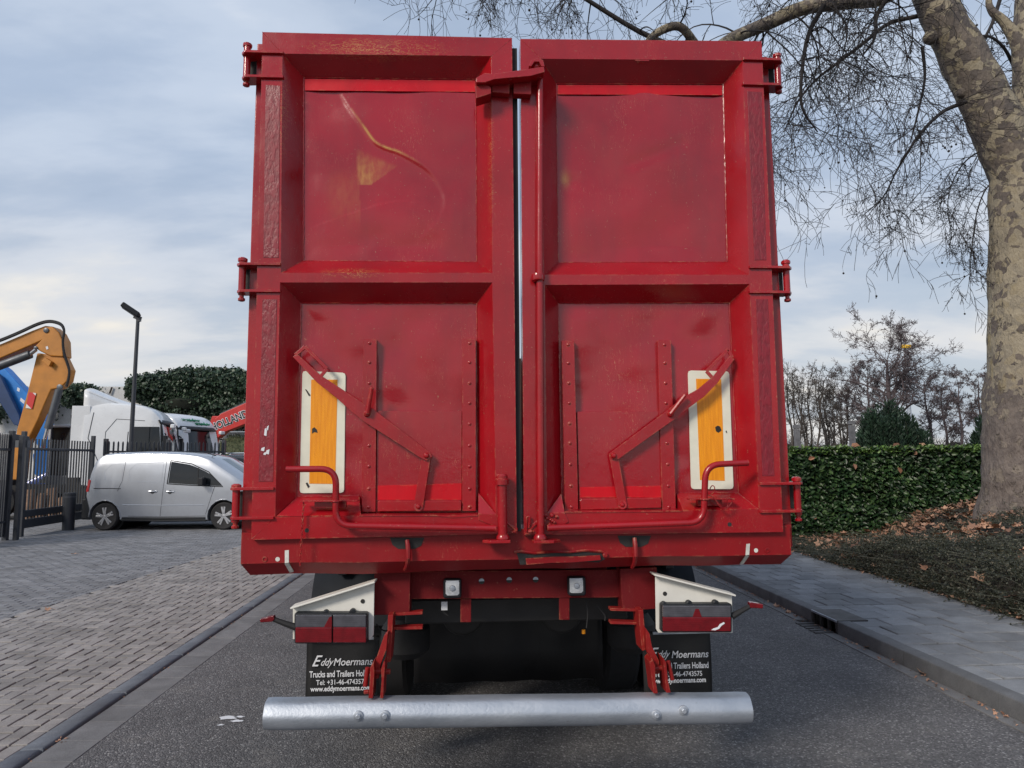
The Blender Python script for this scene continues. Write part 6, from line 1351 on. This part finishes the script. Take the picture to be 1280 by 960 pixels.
for i, (px, Y, yt, sp, lab) in enumerate(((1088, 40, 430, 40, 'bare budding tree crowding the left side of the broad one'), (1165, 40, 446, 42, 'bare budding tree just past the broad one'), (1200, 42, 450, 40, 'thin bare tree between the broad tree and the plane trunk'), (1228, 39, 447, 42, 'bare budding tree partly hidden by the plane trunk'), (1062, 41, 462, 30, 'slender bare tree standing between the fence posts and the yew'), (1184, 44, 462, 30, 'slender bare sapling among the budding trees'), (1250, 41, 455, 36, 'bare tree hidden mostly behind the plane trunk'))):
    bare_tree('bare_tree', lab, px, Y, yt, sp, M['twig3'], 20+i, 0.02, 0.5, 12, None, 3, 0.10)
for i, (px, Y, yt, sp, lab) in enumerate(((1012, 34, 446, 34, 'light brown multi stemmed tree with upright twigs by the red trailer'), (1036, 36, 452, 30, 'light brown upright tree behind the wooden fence posts'), (990, 38, 450, 30, 'pale bare tree half hidden by the trailer'), (1050, 40, 468, 26, 'small pale bare tree close to the taller fence post'))):
    bare_tree('bare_tree', lab, px, Y, yt, sp, M['twig2'], 50+i, 0.0, 1.5, 8, None, 2, 0.06, 4)
# low brown scrub far behind
mb = MB(); r3 = random.Random(8)
for i in range(8000):
    x = r3.uniform(10, 42); Y = r3.uniform(43, 47); h = (3.2+0.8*noise.noise(Vector((x*0.4, 0, 2))))*r3.random(); mb_p = Vector((x, Y, h*0.8)); d = Vector((r3.uniform(-.8, .8), r3.uniform(-.4, .4), r3.uniform(0.3, 1))); 
    mb.tube([mb_p, mb_p+d*0.3+rv(r3)*0.08, mb_p+d*0.7+rv(r3)*0.15], [0.014, 0.011, 0.006], 3, False)
mb.grid(lambda u, v: Vector((8+36*u, 46.5+0.6*v, 2.4*v+0.35*noise.noise(Vector((u*30, 0, 0)))*v)), 80, 4); o = stuff(obj('scrub', mb, M['twig2'], ang=60)); tag(o, 'low tangle of brown scrub beyond the hedge', 'scrub')
# yew shrubs: many upright plumes
def yew(label, px0, px1, Y, ytop, seed, n=34):
    r2 = random.Random(seed); a_, b_ = PY(px0, ytop, Y), PY(px1, ytop, Y); cx = (a_.x+b_.x)/2; w = (b_.x-a_.x)/2; top = a_.z
    t = thing('yew_shrub', label, 'shrub', (cx, Y+w*0.6, 0)); mb = MB(); st = MB()
    for k in range(n):
        ang = r2.uniform(0, 6.28); rr = math.sqrt(r2.random()); x = cx+w*rr*math.cos(ang)*0.92; y = Y+w*0.6+w*0.6*rr*math.sin(ang); h = top*(1.0-0.30*rr*rr)*r2.uniform(0.86, 1.04); st.tube([(cx+(x-cx)*0.4, y, 0), (x, y, h*0.5), (x, y, h*0.95)], [0.04, 0.03, 0.008], 5)
        for i in range(520):
            u = r2.random(); z = h*(0.05+0.95*u); rad = 0.42*(1-u)**0.6*(0.8+0.4*r2.random())*w/1.6+0.03; a2 = r2.uniform(0, 6.28); p = Vector((x+rad*math.cos(a2), y+rad*math.sin(a2), z)); d = Vector((math.cos(a2)*0.6, math.sin(a2)*0.6, 0.9))+rv(r2)*0.3
            quadleaf(mb, p, d, rv(r2), r2.uniform(0.10, 0.20), r2.uniform(0.035, 0.06))
    mb.box((cx, Y+w*0.7, top*0.33), (w*1.3, w*0.7, top*0.66)) if False else None
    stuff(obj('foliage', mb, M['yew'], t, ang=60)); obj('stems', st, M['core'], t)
yew('dark green yew with many upright plumes standing behind the hedge', 1078, 1174, 21, 499, 4, 44); yew('dark yew shrub peeping out beside the plane trunk', 1226, 1300, 21, 512, 6, 24)
grp = simple('weathered_grey_post', (0.16, 0.16, 0.17), 0.8, var=0.3, scale=8, bump=0.004)
for px, yt, lab in ((995.5, 531, 'short weathered fence post behind the hedge nearest the red trailer'), (1064, 526, 'taller weathered fence post behind the hedge beside the yew')):
    q = PY(px, yt, 18.5); mb = MB(); w = 0.085
    mb.box((q.x, 18.5, q.z/2-0.06), (w*1.5, w*1.5, q.z-0.12)); mb.box((q.x, 18.5, q.z-0.05), (w*1.75, w*1.75, 0.10)); tag(obj('fence_post', mb, grp, bev=0.008), lab, 'post')
# small yellow sign on a tall mast far away
q = PY(1131, 434, 70); sg = thing('mast_sign', 'small yellow sign on a tall mast showing through the broad bare tree', 'sign', (q.x, 70, 0)); mb = MB(); mb.tube([(q.x, 70, 0), (q.x, 70, q.z+0.8)], [0.25, 0.15], 10); obj('mast', mb, M['galv'], sg)
yl = simple('yellow_sign_paint', (0.75, 0.45, 0.03), 0.5)
mb = MB(); mb.box((q.x-0.1, 69.6, q.z), (1.1, 0.3, 0.4)); obj('sign_face', mb, yl, sg, bev=0.12, seg=3)
# ivy and tree mass over the wall on the left
def foliage(name, label, cat, blobs, n, mat, seed, l=(0.10, 0.22), base=None):
    r2 = random.Random(seed); mb = MB(); tot = sum(b[3]*b[5] for b in blobs)
    t = thing(name, label, cat, base or (blobs[0][0], blobs[0][1], 0)); core = MB()
    for cx, cy, cz, rx, ry, rz_ in blobs:
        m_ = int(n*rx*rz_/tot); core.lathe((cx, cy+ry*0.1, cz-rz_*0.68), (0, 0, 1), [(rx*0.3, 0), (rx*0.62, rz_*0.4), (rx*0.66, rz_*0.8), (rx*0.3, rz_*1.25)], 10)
        for i in range(m_):
            v = rv(r2); v.y = -abs(v.y) if r2.random() < 0.8 else v.y; k = 1.0-0.22*r2.random()**2; k *= 1+0.30*noise.noise(Vector((cx+v.x*3.2, cy+v.y*3.2, v.z*3.2+seed)))+(0.22*r2.random() if r2.random() < 0.06 else 0)
            p = Vector((cx+v.x*rx*k, cy+v.y*ry*k, cz+v.z*rz_*k)); s = r2.uniform(*l); quadleaf(mb, p, rv(r2)+Vector((0, 0, -0.3)), v+rv(r2)*0.7, s, s*0.8)
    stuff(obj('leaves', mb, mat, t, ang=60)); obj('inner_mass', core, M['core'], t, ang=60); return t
YI = 39.3
def blob(px, py, rx_px, rz_px, Y=YI, ry=1.2): c = PY(px, py, Y); s = Y/870.0; return (c.x, Y, c.z, rx_px*s, ry, rz_px*s)
foliage('ivy', 'ivy clump spilling over the top of the concrete wall', 'ivy', [blob(104, 489, 18, 8), blob(98, 500, 11, 10), blob(89, 494, 8, 7), blob(116, 495, 7, 7)], 5000, M['ivy'], 2, base=(PY(105, 500, YI).x, YI, 0))
foliage('evergreen_mass', 'broad dark evergreen thicket rising above the white truck cabs', 'thicket', [blob(182, 486, 20, 17), blob(205, 484, 20, 18), blob(235, 480, 26, 20), blob(262, 480, 26, 20), blob(290, 484, 28, 22), blob(318, 486, 26, 22), blob(345, 490, 26, 20), blob(240, 505, 50, 20), blob(290, 512, 45, 22)], 34000, M['ivy'], 5, base=(PY(240, 500, YI).x, YI, 0))
foliage('ivy', 'dark shrub showing between the blue and orange machine arms', 'ivy', [blob(62, 505, 10, 24), blob(50, 520, 9, 14)], 1500, M['ivy'], 9, base=(PY(60, 505, YI).x, YI, 0))
foliage('ivy', 'ivy hanging on the wall at the edge beyond the blue crane arm', 'ivy', [blob(-6, 515, 14, 14)], 700, M['ivy'], 12, base=(PY(-6, 505, YI).x, YI, 0))
mb = MB()
for pts in ([(96, 508), (90, 520), (92, 532), (84, 540)], [(104, 510), (102, 522), (108, 530)], [(84, 536), (95, 532), (100, 530)], [(140, 484), (137, 492)]): mb.tube([PY(x, y, YI+0.5) for x, y in pts], 0.05, 5)
tag(obj('climbing_stems', mb, M['twig2']), 'bare climbing stems on the pale concrete wall', 'climber')
grass = leafmat('rough_grass', [(0.05, 0.075, 0.03), (0.09, 0.105, 0.05), (0.13, 0.13, 0.07)], 0.8)
gm = stone('grass_bank_ground', (0.065, 0.08, 0.038), (0.11, 0.12, 0.06), 2.0, grain=20, perobj=0, stain=(0.09, 0.075, 0.045))
x0, x1 = PY(255, 560, 36).x, PY(420, 560, 36).x; mb = MB(); mb.grid(lambda u, v: Vector((x0+(x1-x0)*u, 33.5+6*v, -0.02+3.0*ss(0, 1, v)+0.12*noise.noise(Vector((u*9, v*5, 0))))), 40, 24); struct(obj('grass_bank', mb, gm))
mb = MB(); r3 = random.Random(31)
for i in range(7000):
    u, v = r3.random(), r3.random(); p = Vector((x0+(x1-x0)*u, 33.5+6*v, -0.02+3.0*ss(0, 1, v)+0.12*noise.noise(Vector((u*9, v*5, 0))))); quadleaf(mb, p, Vector((r3.uniform(-.5, .5), r3.uniform(-.5, .2), 1)), rv(r3), r3.uniform(0.1, 0.25), 0.03)
o = stuff(obj('rough_grass', mb, grass, ang=60)); o['label'] = 'rough grass on the bank behind the parked cars'; o['category'] = 'grass'
